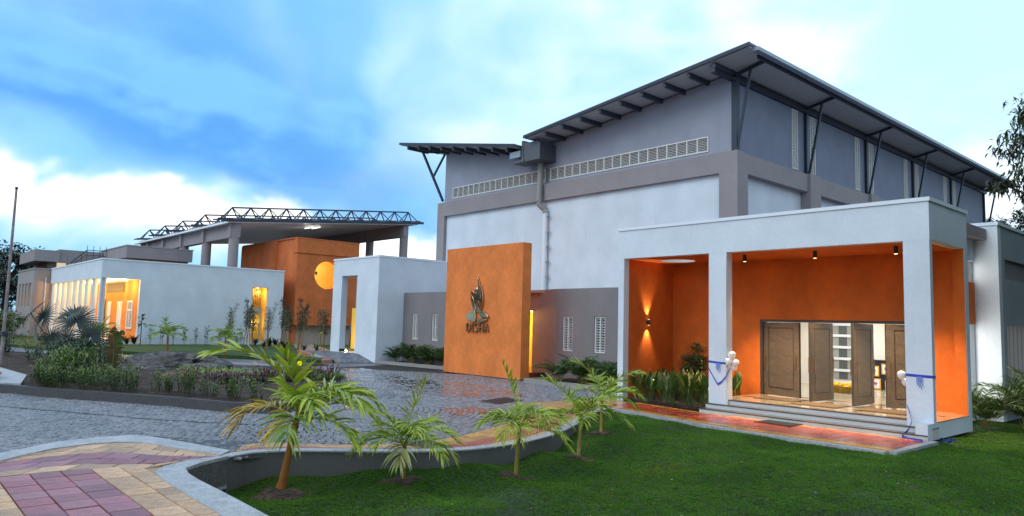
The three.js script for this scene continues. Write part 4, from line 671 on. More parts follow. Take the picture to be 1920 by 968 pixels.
{
  const hole = new THREE.Path(); LAWN.map(([x, z]) => [x, -z]).reverse().forEach(([x, y], i) => i ? hole.lineTo(x, y) : hole.moveTo(x, y)); hole.closePath();
  const R = 420, o = []; for (let k = 0; k < 40; k++) o.push([Math.cos(k / 40 * 6.2832) * R - 20, Math.sin(k / 40 * 6.2832) * R - 20]);
  const g = new THREE.ShapeGeometry((() => { const s = poly(o.map(([x, z]) => [x, -z])); s.holes.push(hole); return s; })()); g.rotateX(-Math.PI / 2); g.translate(0, -0.06, 0);
  const gr = setting('ground'); put('soil_sheet', [g], M.soil, gr);
  // lawn sheet
  const N = 190, P = [], I = [], x0 = -13.6, x1 = 16, z0 = -30, z1 = -2.9; const at = (i, j) => { const x = mix(x0, x1, i / N), z = mix(z0, z1, j / N); return [x, lawnY(x, z), z]; };
  for (let j = 0; j <= N; j++) for (let i = 0; i <= N; i++) P.push(...at(i, j));
  const wallOut = [...WALL, ...PATH_EDGE];
  for (let j = 0; j < N; j++) for (let i = 0; i < N; i++) { const [x, , z] = at(i + 0.5, j + 0.5); const k = j * (N + 1) + i; const near = (x < -5.4 || z > -3.4) && !inside(x, z, LAWN) && !(Math.hypot(x + 10, z + 8) < 5 && inside(x + 0.25, z, LAWN)); if (!near) I.push(k, k + N + 1, k + 1, k + 1, k + N + 1, k + N + 2); }
  const lg = new THREE.BufferGeometry(); lg.setAttribute('position', new THREE.Float32BufferAttribute(P, 3)); lg.setIndex(I); lg.computeVertexNormals();
  const lawn = setting('lawn'); const uvg = metricUV(lg); mesh('turf_sheet', uvg, M.turf, lawn);
  put('turf_sheet', [slab([[16, -46], [60, -46], [60, 20], [16, 20]], -0.3, -0.2), slab([[-5.5, -60], [60, -60], [60, -30], [-5.5, -30]], -0.3, -0.08)], M.turf, lawn);
  // grass blades, denser and finer where the camera is near
  const tuft = new MB(); for (let k = 0; k < 7; k++) { const a = rr(0, 6.28), l = rr(0.018, 0.034), b = V(rr(-0.014, 0.014), -0.004, rr(-0.014, 0.014)), dx = Math.cos(a) * l * 0.55, dz = Math.sin(a) * l * 0.55; const w = 0.0032, s = V(-Math.sin(a), 0, Math.cos(a)); tuft.ribbon([b, b.clone().add(V(dx * 0.4, l * 0.65, dz * 0.4)), b.clone().add(V(dx, l, dz))], [w, w * 0.9, w * 0.2], s, [[0.5, 0.5, 0.5], [0.9, 0.9, 0.9], [1, 1, 1]]); }
  const spots = []; const cam = camera.position;
  for (let t = 0; t < 900000 && spots.length < 105000; t++) {
    const x = rr(-12.9, 4), z = rr(-23, -3.4), d = Math.hypot(x, z); if (d > 24 || !inside(x, z, LAWN)) continue; if (rnd() > Math.min(1, (13 / d) ** 1.6)) continue; const bare = fbm(x * 0.7 + 13, z * 0.7 + 77, 4, 0, 71); if (bare > 0.64 && rnd() < (bare - 0.64) * 9) continue;
    const az = Math.atan2(z, x) * 57.3; if (az < -166 || az > -98) continue; spots.push([x, z]);
  }
  const inst = new THREE.InstancedMesh(tuft.geometry(), M.grassBlade, spots.length), m4 = new THREE.Matrix4(), q = new THREE.Quaternion(), up = V(0, 1, 0), col = new THREE.Color();
  spots.forEach(([x, z], i) => {
    const s = rr(0.55, 1.0) * (1 + Math.hypot(x, z) * 0.02); q.setFromAxisAngle(up, rr(0, 6.28)); m4.compose(V(x, lawnY(x, z), z), q, V(s * 1.3, s, s * 1.3)); inst.setMatrixAt(i, m4);
    const n = Math.min(1, Math.max(0, (fbm(x * 0.9 + 30, z * 0.9 + 30, 4, 0, 5) - 0.5) * 1.9 + 0.5 - 0.6 * sstep(0.66, 0.8, vnoise(x * 6 + 90, z * 6 + 90, 0, 41)))), dry = sstep(0.62, 0.8, fbm(x * 0.5 + 80, z * 0.5 + 9, 3, 0, 8)); col.setRGB(mix(0.05, 0.105, n) + 0.05 * dry + rr(0, 0.016), mix(0.145, 0.255, n) + rr(0, 0.03), mix(0.011, 0.02, n)); inst.setColorAt(i, col);
  });
  inst.name = 'grass'; inst.userData.kind = 'stuff'; inst.receiveShadow = true; tag(inst, 'short dense green grass of the front lawn', 'grass'); scene.add(inst);
  // a few fallen leaves and scraps
  const lt = new MB(); for (let k = 0; k < 60; k++) { const x = rr(-9, -1), z = rr(-14, -4.5); lt.leaf(V(x, lawnY(x, z) + 0.03, z), V(rr(-1, 1), rr(-0.1, 0.2), rr(-1, 1)).normalize(), up, rr(0.03, 0.06), 0.025, rnd() < 0.5 ? [0.5, 0.45, 0.3] : [0.35, 0.2, 0.05]); }
  const lf = put('fallen_leaves', [lt.geometry()], std({ color: C(0.45, 0.38, 0.22), roughness: 0.9, side: THREE.DoubleSide }), scene, 'stuff'); tag(lf, 'tiny dry leaves scattered over the lawn', 'fallen leaves');
  // bare earth round the palms and beside the steps
  for (const [x, z, r, l] of [[-10.97, -5.05, 0.5, 'bare earth ring round the foot of the tallest palm'], [-10.1, -6.75, 0.34, 'bare earth ring round the foot of the second palm'], [-9.35, -8.54, 0.36, 'bare earth ring round the foot of the middle palm'], [-9.7, -10.5, 0.36, 'bare earth ring round the fourth palm'], [-10.95, -12.6, 0.3, 'bare earth ring round the farthest palm of the row']]) {
    const g = new THREE.CircleGeometry(r, 40, 0); const p = []; const ii = []; for (let a = 0; a <= 36; a++) for (let b = 0; b <= 5; b++) { const th = a / 36 * 6.2832, rad = r * b / 5 * (0.55 + 0.75 * vnoise(Math.cos(th) * 2.2 + x + 50, Math.sin(th) * 2.2 + z + 50, 0, 3)); const X = x + Math.cos(th) * rad, Z = z + Math.sin(th) * rad; p.push(X, lawnY(X, Z) + 0.03 * (1 - b / 5) + 0.012 + 0.03 * (vnoise(X * 9 + 50, Z * 9 + 50, 0, 2) - 0.2) - (b === 5 ? 0.05 : 0), Z); if (a && b) { const k = a * 6 + b; ii.push(k, k - 1, k - 6, k - 1, k - 7, k - 6); } }
    const gg = new THREE.BufferGeometry(); gg.setAttribute('position', new THREE.Float32BufferAttribute(p, 3)); gg.setIndex(ii); gg.computeVertexNormals(); const o = put('bare_earth', [gg], M.earth); o.userData.kind = 'structure';
  }
}
// ---------------------------------------------------------------- driveway of stone setts
const offRoad = [LAWN, BED, [...ROADK, [-9, -4.6], [-8, 3]], [...WALL, ...INNER.slice().reverse()], [...FARK, [-34.4, -19.5], [-33.4, -20.2], [-33.38, -20.35], [-27.6, -20.95], [-27, -20.35], [-21.5, -20.35], [-20.9, -20.9], [-20.9, -19.55], [-14.6, -19.55], [-14.6, -14.9], [-13.3, -15.7], [-5, -15], [-5, -40], [-90, -40]]];
{
  const dw = setting('driveway', [-22, 0, -10]);
  put('sett_bed', [slab([[-70, 14], [-14, 14], [-13.3, 0.5], ...ROADK.slice(1, 6), ...INNER.filter((_, i) => i % 4 === 0), [-14.6, -16.5], [-14.6, -21], [-40, -21], [-70, -6]], -0.055, -0.022)], M.mortar, dw);
  // far part of the drive, where single stones can no longer be told apart
  put('far_setts', [slab([[-75, 16], [-47, 3.5], [-37, -8.2], [-32.2, -11.7], [-30.6, -14.5], [-32, -20.1], [-33.6, -20.1], [-34.4, -18.4], [-36.5, -17.7], [-43.8, -12.7], [-48.1, -9.7], [-60.1, -6.95], [-78, -2]], -0.021, -0.002)], M.settFar, dw);
  const c = [-17.6, -8.4], dir = [-0.874, 0.485], L = 22, sp = [], nx = -dir[1], nz = dir[0];   // rows run round the tip of the island and along both its sides
  for (let row = 2; row < 95; row++) {
    const d = row * 0.145, arc = Math.PI * d, tot = 2 * L + arc; let s = (row % 2) * 0.09 + rnd() * 0.05;
    for (; s < tot; s += 0.142 + rr(-0.015, 0.03)) {
      let x, z, a;
      if (s < L) { const t = L - s; x = c[0] + dir[0] * t - nx * d; z = c[1] + dir[1] * t - nz * d; a = Math.atan2(-dir[1], dir[0]); }
      else if (s < L + arc) { const th = (s - L) / d, b = Math.atan2(-nz, -nx) - th; x = c[0] + Math.cos(b) * d; z = c[1] + Math.sin(b) * d; a = -b + Math.PI / 2; }
      else { const t = s - L - arc; x = c[0] + dir[0] * t + nx * d; z = c[1] + dir[1] * t + nz * d; a = Math.atan2(-dir[1], dir[0]); }
      if (z > 1.5 || x < -38 || z < -20.3) continue;
      const az = Math.atan2(z, x) * 57.3; if (az > -115 && az < 0 || az > 0 && az < 178 && z > 0.8) continue;
      if (offRoad.some((o) => inside(x, z, o))) continue;
      sp.push([x + rr(-0.008, 0.008), z + rr(-0.008, 0.008), a + rr(-0.05, 0.05), Math.hypot(x, z)]);
    }
  }
  const stone = (() => { const t = new MB(), w = 0.063, h = 0.064, b = 0.013, y = 0.006; const ring = (W, H, Y) => [[-W, -H], [W, -H], [W, H], [-W, H]].map(([p, q]) => t.v(V(p, Y, q), [1, 1, 1], p * 2, q * 2)); const a = ring(w, h, -0.03), d = ring(w, h, y - b * 0.8), e = ring(w - b, h - b, y); for (const [p, q] of [[a, d], [d, e]]) for (let k = 0; k < 4; k++) { const n = (k + 1) % 4; t.i.push(p[k], q[k], p[n], p[n], q[k], q[n]); } const m = t.v(V(0, y + 0.003, 0), [1, 1, 1]); for (let k = 0; k < 4; k++) t.i.push(e[k], m, e[(k + 1) % 4]); const g = t.geometry().toNonIndexed(); g.computeVertexNormals(); g.deleteAttribute('color'); return g; })();
  sp.sort((a, b) => a[3] - b[3]);
  const tone = (x, z) => { const n = fbm(x * 0.35 + 50, z * 0.35 + 50, 3, 0, 3); const k = mix(0.23, 0.36, n) * rr(0.72, 1.25); return [k * 0.97, k * 0.98, k * 1.14]; };
  const mats = Array.from({ length: 8 }, (_, i) => { const m = M.sett.clone(); const k = 0.22 + 0.02 * i; m.color = C(k * 0.97, k * 0.98, k * 1.14); return m; });
  for (const [x, z, a] of sp.slice(0, 300)) { const o = mesh('sett', stone, mats[Math.floor(rnd() * 8)], dw); o.position.set(x + 22, rr(-0.006, 0.004), z + 10); o.rotation.set(rr(-0.03, 0.03), a, rr(-0.03, 0.03)); }
  const rest = sp.slice(300), inst = new THREE.InstancedMesh(stone, M.sett, rest.length), m4 = new THREE.Matrix4(), col = new THREE.Color(), e = new THREE.Euler();
  rest.forEach(([x, z, a], i) => { e.set(rr(-0.03, 0.03), a, rr(-0.03, 0.03)); m4.makeRotationFromEuler(e); m4.setPosition(x + 22, rr(-0.007, 0.005), z + 10); inst.setMatrixAt(i, m4); col.setRGB(...tone(x, z)); inst.setColorAt(i, col); });
  inst.name = 'setts'; inst.userData.kind = 'stuff'; inst.castShadow = inst.receiveShadow = true; dw.add(inst);
  console.log('setts', sp.length);
  // standing rain water between and over the stones
  const pool = (pts, name = 'puddle') => { const o = smooth(pts, 48, true).map(([x, z]) => [x + (vnoise(x * 3, z * 3, 0, 4) - 0.5) * 0.5, z + (vnoise(x * 3 + 9, z * 3, 0, 4) - 0.5) * 0.5]); const g = new THREE.ShapeGeometry(poly(o.map(([x, z]) => [x, -z]))); g.rotateX(-Math.PI / 2); g.translate(0, 0.0035, 0); const m = put(name, [g], M.water); m.userData.kind = 'structure'; };
  pool([[-22.6, -14.2], [-19.3, -13.4], [-17.2, -14.2], [-16.8, -15.6], [-18.4, -16.6], [-21.6, -17.0], [-24, -16.2]]); pool([[-27.2, -15.2], [-25.2, -15.0], [-24.2, -16.0], [-26, -16.8]]); pool([[-25.5, -14.2], [-23.9, -14.3], [-23.2, -15.2], [-24.6, -15.4]]); pool([[-15.6, -11.4], [-14.6, -11.0], [-14.2, -12.2], [-15.2, -12.6]]); pool([[-19.8, -11.6], [-18.6, -11.4], [-18.2, -12.3], [-19.4, -12.6]]); pool([[-30.6, -16.3], [-29, -16], [-28.6, -17.2], [-30.4, -17.6]]);
  // drain channel and iron covers
  const ch = smooth([[-30, 2.6], [-21.08, -2.54], [-19.66, -3.4], [-18.22, -4.19], [-16.96, -4.95], [-15.6, -6.0], [-14.9, -6.7]], 40), cm = new MB(); cm.ribbon(ch.map(([x, z]) => V(x, 0.009, z)), ch.map(() => 0.09), V(0.55, 0, 0.83), [1, 1, 1]); const cg = put('drain_channel', [cm.geometry()], M.kerbDark, dw);
  const cover = (pts, l) => { const t = thing('drain_cover', l, 'drain cover', [pts[0][0], 0.01, pts[0][1]], 'drain covers in the driveway'); put('plate', [slab(pts, 0.002, 0.016)], std({ color: C(0.09, 0.05, 0.045), roughness: 0.6 }), t); const b = []; for (let k = 1; k < 12; k++) { const A = [mix(pts[0][0], pts[1][0], k / 12), mix(pts[0][1], pts[1][1], k / 12)], B = [mix(pts[3][0], pts[2][0], k / 12), mix(pts[3][1], pts[2][1], k / 12)]; b.push(bar(V(A[0], 0.02, A[1]), V(B[0], 0.02, B[1]), 0.03, 0.012)); } put('bars', b, M.black, t, 'stuff'); };
  cover([[-16.47, -13.5], [-16.9, -15.0], [-15.95, -14.8], [-15.65, -13.5]], 'rusty drain cover in front of the orange sign wall');
  cover([[-11.41, -7.6], [-11.46, -8.14], [-10.42, -8.2], [-10.44, -7.7]], 'grey drain grating in the curved red path');
  cover([[-33.3, -15.9], [-33.7, -17.3], [-32.6, -17.2], [-32.2, -16.1]], 'rusty drain cover near the ramp of the white gateway');
}
// ---------------------------------------------------------------- kerbs, edges and paved paths
function strip(A, B, y0, y1) { const o = [...A, ...B.slice().reverse()]; return slab(o, y0, y1); }
function offset(line, d) { return line.map((p, i) => { const a = line[Math.max(0, i - 1)], b = line[Math.min(line.length - 1, i + 1)], L = Math.hypot(b[0] - a[0], b[1] - a[1]) || 1; return [p[0] - (b[1] - a[1]) / L * d, p[1] + (b[0] - a[0]) / L * d]; }); }
// a paving stone from its four corners in plan, with chamfered upper edges
function paver(c4, y0, y1, gap = 0.008, ch = 0.006) {
  const m = [(c4[0][0] + c4[1][0] + c4[2][0] + c4[3][0]) / 4, (c4[0][1] + c4[1][1] + c4[2][1] + c4[3][1]) / 4];
  const inset = (g) => c4.map(([x, z]) => { const d = Math.hypot(x - m[0], z - m[1]); const k = (d - g * 1.41) / d; return [m[0] + (x - m[0]) * k, m[1] + (z - m[1]) * k]; });
  const rings = [[inset(gap), y0], [inset(gap), y1 - ch], [inset(gap + ch), y1]], p = [];
  const tri = (a, b, c) => p.push(...a, ...b, ...c), at = (r, k) => [rings[r][0][k % 4][0] - m[0], rings[r][1], rings[r][0][k % 4][1] - m[1]];
  for (let r = 0; r < 2; r++) for (let k = 0; k < 4; k++) { tri(at(r, k), at(r + 1, k), at(r, k + 1)); tri(at(r, k + 1), at(r + 1, k), at(r + 1, k + 1)); }
  tri(at(2, 0), at(2, 1), at(2, 2)); tri(at(2, 0), at(2, 2), at(2, 3));
  const g = new THREE.BufferGeometry(); g.setAttribute('position', new THREE.Float32BufferAttribute(p, 3)); g.computeVertexNormals(); metricUV(g); return [g, m];
}
const pv = (r, g, b, rough) => Array.from({ length: 5 }, (_, i) => { const k = 0.78 + 0.11 * i, w = 0.02 * (i % 3); return std({ color: C(r * k + w, g * k + w, b * k + w), roughness: rough + 0.05 * (i % 2), map: again(tSpeck, 1.3), bumpMap: again(tRough, 2), bumpScale: 0.003 }); });
const YEL = pv(0.66, 0.39, 0.2, 0.38), PLUM = pv(0.37, 0.115, 0.135, 0.36), RED = pv(0.66, 0.085, 0.025, 0.13), GOLD = pv(0.78, 0.36, 0.05, 0.16), ROSE = pv(0.46, 0.11, 0.085, 0.3), AMB = pv(0.66, 0.35, 0.1, 0.34);
function lay(parent, c4, y0, y1, set, gap) { const [g, m] = paver(c4, y0, y1, gap), at = origin(parent), o = mesh('paver', g, set[Math.floor(rnd() * set.length)], parent); o.position.set(m[0] - at.x, rr(-0.003, 0.003), m[1] - at.z); return o; }
{
  // walkway at the lower left: straight bays and a curved bay along the drive
  const w = setting('near_walkway', [-11, 0, -2.5]);
  const base = slab([...ROADK.slice(1), ...LAWNK, [4, 0.8], [-13.2, 0.8]], -0.4, 0.012); put('walkway_bed', [base], std({ color: C(0.16, 0.075, 0.03), roughness: 0.8, map: tSoil }), w);
  put('kerb', [strip(ROADK, ROADI, -0.3, 0.062)], M.kerbWhite, w); put('kerb', [strip(LAWNK, LAWNI, -0.45, 0.06)], M.kerbWhite, w);
  const zs = [-3.5, -3.22, -2.95, -2.59, -2.22, -1.85, -1.48, -1.1, -0.73, -0.36, 0.0];
  for (let r = 0; r < zs.length - 1; r++) {
    const seam = -12.03 + Math.max(0, -2.4 - zs[r + 1]) * 0.55, set = zs[r] >= -2.6 && zs[r + 1] <= -1.45 ? PLUM : YEL; let x = seam;
    for (let k = 0; k < 16; k++) { const x1 = x + 0.395; if (x < -6.6) lay(w, [[x, zs[r]], [x1, zs[r]], [x1, zs[r + 1]], [x, zs[r + 1]]], -0.02, 0.042 + rr(-0.003, 0.004), set); x = x1; }
  }
  const O = smooth(ROADI.slice(1), 90), I = smooth([[-12.05, 0.4], [-12.05, -1.2], [-12.05, -2.4], [-11.8, -2.85], [-11.62, -3.3], [-11.85, -3.8], [-11.9, -4.3]], 90), f = [0, 0.19, 0.38, 0.6, 0.82, 1];
  const P = (i, v) => { const k = Math.max(0, Math.min(90, i)); return [mix(O[Math.floor(k)][0], I[Math.floor(k)][0], v), mix(O[Math.floor(k)][1], I[Math.floor(k)][1], v)]; };
  for (let b = 0; b < 5; b++) { const n = 9; for (let k = 0; k < n; k++) { const a = (k + (b % 2) * 0.5) / n * 90, e = Math.min(90, (k + 1 + (b % 2) * 0.5) / n * 90); if (e - a < 3) continue; lay(w, [P(a, f[b]), P(e, f[b]), P(e, f[b + 1]), P(a, f[b + 1])], -0.02, 0.042, b < 2 || b > 3 ? YEL : PLUM, 0.007); } }
  // dark edge stone between drive and curved path
  const e = setting('driveway_edge', [-13, 0, -5]); put('edge_stone', [slab([[-14.5, -4.03], [-14.9, -4.12], [-13.8, -4.92], [-12.95, -5.75], [-12.6, -5.5], [-12.5, -4.75]], -0.1, 0.006)], M.kerbDark, e);
}
{
  const p = setting('curved_path', [-12, 0, -9]);
  put('path_bed', [strip(WALL, INNER, -0.4, 0.004)], std({ color: C(0.3, 0.13, 0.06), roughness: 0.7, map: tSoil }), p);
  const f = [0.06, 0.24, 0.4, 0.56, 0.78, 1], sets = [AMB, ROSE, ROSE, AMB, AMB], n = 52;
  const P = (i, v) => { const k = Math.min(64, i / n * 64), a = Math.floor(k), t = k - a, q = (L, m) => mix(L[a][m], L[Math.min(64, a + 1)][m], t); return [mix(q(WALL, 0), q(INNER, 0), v), mix(q(WALL, 1), q(INNER, 1), v)]; };
  for (let b = 0; b < 5; b++) for (let k = 0; k < n; k++) { const s = b % 2 * 0.5; if (k + s + 1 > n) continue; lay(p, [P(k + s, f[b]), P(k + s, f[b + 1]), P(k + s + 1, f[b + 1]), P(k + s + 1, f[b])].reverse(), -0.02, 0.02, sets[b], 0.005); }
  const r = thing('retaining_wall', 'low curved grey retaining wall between paved path and front lawn', 'wall', [-10.5, 0, -8]);
  put('wall', [strip(offset(WALL, 0.02), offset(WALL, -0.16), -0.9, 0.02)], M.retain, r); put('coping', [strip(offset(WALL, 0.05), offset(WALL, -0.19), 0.021, 0.045)], M.kerbWhite, r);
}
{
  // red path before the steps
  const p = setting('entrance_path', [-10, 0, -16]);
  put('path_bed', [slab([...PATH_EDGE, [-5.66, -17.18], [-11.44, -17.18], [-14.6, -17.62], [-14.9, -15.9]], -0.3, 0.006)], std({ color: C(0.22, 0.05, 0.025), roughness: 0.4, map: tSoil }), p);
  put('edge_kerb', [strip(PATH_EDGE, offset(PATH_EDGE, 0.17), -0.3, 0.034), slab([[-5.66, -14.91], [-5.5, -14.9], [-5.5, -17.18], [-5.66, -17.18]], -0.3, 0.033)], M.kerbWhite, p);
  const lo = (x) => { for (let i = 0; i < PATH_EDGE.length - 1; i++) { const a = PATH_EDGE[i], b = PATH_EDGE[i + 1]; if (x <= b[0] || i === PATH_EDGE.length - 2) return mix(a[1], b[1], (x - a[0]) / (b[0] - a[0])) - 0.18; } }, hi = (x) => x > -11.44 ? -17.17 : mix(-17.6, -17.2, (x + 14.5) / 3.06);
  const f = [0, 0.12, 0.31, 0.5, 0.69, 0.88, 1], sets = [GOLD, RED, RED, RED, RED, GOLD], n = 36, x0 = -13.9, x1 = -5.68;
  for (let b = 0; b < 6; b++) for (let k = 0; k < n; k++) { const s = (b % 2) * 0.5, a = mix(x0, x1, (k + s) / n), e = Math.min(x1, mix(x0, x1, (k + 1 + s) / n)); if (e - a < 0.05) continue; const Z = (x, v) => mix(lo(x), hi(x), v); lay(p, [[a, Z(a, f[b])], [a, Z(a, f[b + 1])], [e, Z(e, f[b + 1])], [e, Z(e, f[b])]].reverse(), 0, 0.028, sets[b], 0.004); }
  // little forecourt where the curved path meets the red path
  const q = setting('forecourt', [-14.5, 0, -16]);
  put('forecourt_bed', [slab([[-13.25, -15.75], [-14.05, -13.45], [-14.6, -14.4], [-15.5, -14.5], [-15.3, -16.3], [-14.62, -19.4], [-14.6, -17.5], [-13.9, -17.5]].map(([x, z]) => [x, z]), -0.2, 0.009)], AMB[2], q);
  const arc = []; for (let k = 0; k <= 20; k++) { const a = -2.4 + k / 20 * 2.9; arc.push([-14.75 + Math.cos(a) * 0.62, -15.2 + Math.sin(a) * 0.75]); }
  put('red_loop', [strip(arc, offset(arc, 0.36), 0.0, 0.018)], ROSE[2], q);
}
{
  // planted island with its kerb, far lawns and kerbs
  const is = setting('island_bed', [-26, 0, -6]);
  const inner = offset([...BED, BED[0]], -0.16).slice(0, -1);
  const area = (o) => o.reduce((s, p, i) => { const q = o[(i + 1) % o.length]; return s + p[0] * q[1] - q[0] * p[1]; }, 0) / 2;
  const inn = Math.abs(area(inner)) < Math.abs(area(BED)) ? inner : offset([...BED, BED[0]], 0.16).slice(0, -1);
  put('kerb', [(() => { const s = poly(BED.map(([x, z]) => [x, -z])), h = new THREE.Path(); inn.map(([x, z]) => [x, -z]).forEach(([x, y], i) => i ? h.lineTo(x, y) : h.moveTo(x, y)); h.closePath(); s.holes.push(h); const g = new THREE.ExtrudeGeometry(s, { depth: 0.29, bevelEnabled: false }); g.rotateX(-Math.PI / 2); g.translate(0, -0.06, 0); return g; })()], M.kerbDark, is);
  const edge = (x, z) => BED.reduce((m, a, i) => { const b = BED[(i + 1) % BED.length], dx = b[0] - a[0], dz = b[1] - a[1], t = Math.max(0, Math.min(1, ((x - a[0]) * dx + (z - a[1]) * dz) / (dx * dx + dz * dz))); return Math.min(m, Math.hypot(x - a[0] - dx * t, z - a[1] - dz * t)); }, 99);
  const N = 90, p = [], I = []; for (let j = 0; j <= N; j++) for (let i = 0; i <= N; i++) { const x = mix(-54, -16.5, i / N), z = mix(-14.2, 10, j / N); p.push(x, mix(0.13, 0.14 + 0.16 * fbm(x * 0.4 + 60, z * 0.4 + 60, 3, 0, 4) + 0.05 * vnoise(x * 3 + 200, z * 3 + 200, 0, 9), sstep(0.2, 1.1, edge(x, z))), z); }
  for (let j = 0; j < N; j++) for (let i = 0; i < N; i++) { const k = j * (N + 1) + i; const ok = [k, k + 1, k + N + 1, k + N + 2].every((v) => inside(p[3 * v], p[3 * v + 2], BED)); if (ok) I.push(k, k + N + 1, k + 1, k + 1, k + N + 1, k + N + 2); }
  const g = new THREE.BufferGeometry(); g.setAttribute('position', new THREE.Float32BufferAttribute(p, 3)); g.setIndex(I); g.computeVertexNormals(); put('island_soil', [g], M.soil, is); put('island_soil', [slab(inn, -0.05, 0.19)], M.soil, is);
  // paved crossing at the left end of the island
  const cr = setting('island_crossing', [-28, 0.2, -3]);
  put('crossing_kerb', [slab([[-24.3, -3.35], [-25.2, -2.7], [-33, 1.4], [-36.5, -1.6], [-33.4, -3.55], [-27.6, -3.95]], 0, 0.262)], M.kerbWhite, cr);
  for (let i = 0; i < 14; i++) for (let j = 0; j < 5; j++) { const x = -26.0 - i * 0.5, z = -3.1 + j * 0.34 + i * 0.03 - 0.02 * j; lay(cr, [[x, z], [x, z + 0.34], [x - 0.5, z + 0.35], [x - 0.5, z + 0.01]].reverse(), 0.2, 0.285, pv.cross ??= pv(0.5, 0.24, 0.14, 0.4), 0.006); }
  // far side: kerb, paved strip, lawn, walk to the gateway
  const fk = setting('far_kerb', [-45, 0, -12]); put('kerb', [strip(FARK, offset(FARK, 0.16), -0.05, 0.17)], M.kerbDark, fk);
  const fs = setting('far_footpath', [-45, 0, -12]); put('paving', [strip(offset(FARK, 0.165), offset(FARK, 0.95), 0, 0.172)], wall(C(0.5, 0.25, 0.16), { roughness: 0.35 }), fs);
  const fl = setting('far_lawn', [-46, 0, -16]); put('turf_sheet', [slab([...offset(FARK, 0.955).slice(1), [-38.6, -19.9], [-53.9, -25.4], [-54.5, -24.4], [-54.5, -11.5], [-73, -11.5], [-80, -7.2]], 0, 0.176)], M.turfFar, fl);
  put('turf_sheet', [slab([[-53.6, -27.2], [-40, -21.2], [-38.5, -22], [-38.5, -28], [-44, -33], [-53.6, -33]], 0, 0.182)], M.turf, fl);
  const wk = setting('gateway_walk', [-46, 0, -22]); put('paving', [slab([[-38.9, -18.7], [-38.5, -21.0], [-53.8, -27], [-54.2, -25.3]], 0, 0.19)], wall(C(0.4, 0.33, 0.29), { roughness: 0.3 }), wk);
  put('terrace', [slab([[-36, -20.8], [-38.0, -21.0], [-50, -29.6], [-46, -33], [-34, -28]], 0.1, 0.2)], M.marble, wk);
}
// ---------------------------------------------------------------- plants
const RT = V(0.665, 0, -0.747), FW = V(0.747, 0, 0.665), UP = V(0, 1, 0);
const dirOf = (az, el) => { const a = az * Math.PI / 180, e = el * Math.PI / 180; return RT.clone().multiplyScalar(Math.cos(a) * Math.cos(e)).addScaledVector(FW, Math.sin(a) * Math.cos(e)).addScaledVector(UP, Math.sin(e)); };
const jit = (c, k) => { const m = 1 + rr(-k, k); return [c[0] * m, c[1] * m, c[2] * m]; };
const GREEN = [0.16, 0.3, 0.012], LIME = [0.52, 0.58, 0.035], YELLOW = [0.6, 0.43, 0.03], DEEP = [0.03, 0.09, 0.012], DRY = [0.3, 0.17, 0.05];
function frond(o) {   // one feather-shaped palm leaf; o.az o.el o.len o.droop o.leaf (leaflet length) o.w (leaflet width) o.n o.col o.tip o.hang
  const mb = new MB(), N = 16, pts = [], el0 = o.el, pt = V(0, 0, 0); let az = o.az;
  for (let k = 0; k <= N; k++) { pts.push(pt.clone()); const t = k / N; pt.addScaledVector(dirOf(az, el0 - o.droop * t ** 1.25), o.len / N); az += (o.turn ?? 0) / N; }
  mb.tube(pts, pts.map((_, k) => mix(o.r ?? 0.014, 0.003, (k / N) ** 0.7)), pts.map((_, k) => jit(mix3(o.rib ?? [0.35, 0.3, 0.05], o.col, k / N * 0.7), 0.05)), 5);
  const n = o.n ?? 30, cv = new THREE.CatmullRomCurve3(pts);
  for (let i = 0; i < n; i++) for (const s of [-1, 1]) {
    if (rnd() < 0.1) continue;
    const t = mix(o.from ?? 0.16, 0.995, (i + rr(0, 0.6)) / n), P = cv.getPoint(t), T = cv.getTangent(t).normalize();
    const S = T.clone().cross(UP); if (S.length() < 0.05) S.copy(RT); S.normalize(); const Nn = S.clone().cross(T).normalize();
    const phi = mix(0.35, 1.15, t ** 1.3) + rr(-0.2, 0.2), D = S.multiplyScalar(s * Math.cos(phi)).addScaledVector(T, Math.sin(phi)).addScaledVector(Nn, (o.lift ?? 0.3) + rr(-0.28, 0.28)).normalize();
    const l = o.leaf * (0.42 + 0.58 * Math.sin(Math.PI * Math.min(1, t * 0.82 + 0.14))) * rr(0.7, 1.15), hang = (o.hang ?? 0.9) * rr(0.55, 1.5), side = D.clone().cross(Nn).normalize().applyAxisAngle(D, rr(-1, 1)), p = [], K = 5;
    const q = P.clone(), d = D.clone(); for (let k = 0; k <= K; k++) { p.push(q.clone()); d.y -= hang * 0.25 * (k + 1) / K * (1 + 0.4 * k / K); d.normalize(); q.addScaledVector(d, l / K); }
    const w = (o.w ?? 0.03) * rr(0.8, 1.15), c0 = jit(mix3(o.col, o.tip ?? o.col, rnd() * 0.5), 0.18), c1 = mix3(c0, o.tip ?? o.col, 0.75);
    mb.ribbon(p, [0.35, 0.95, 1, 0.8, 0.5, 0.05].map((k) => k * w), side, p.map((_, k) => mix3(c0, k === K && rnd() < 0.3 ? DRY : c1, k / K)), 0.3);
  }
  return mb.geometry();
}
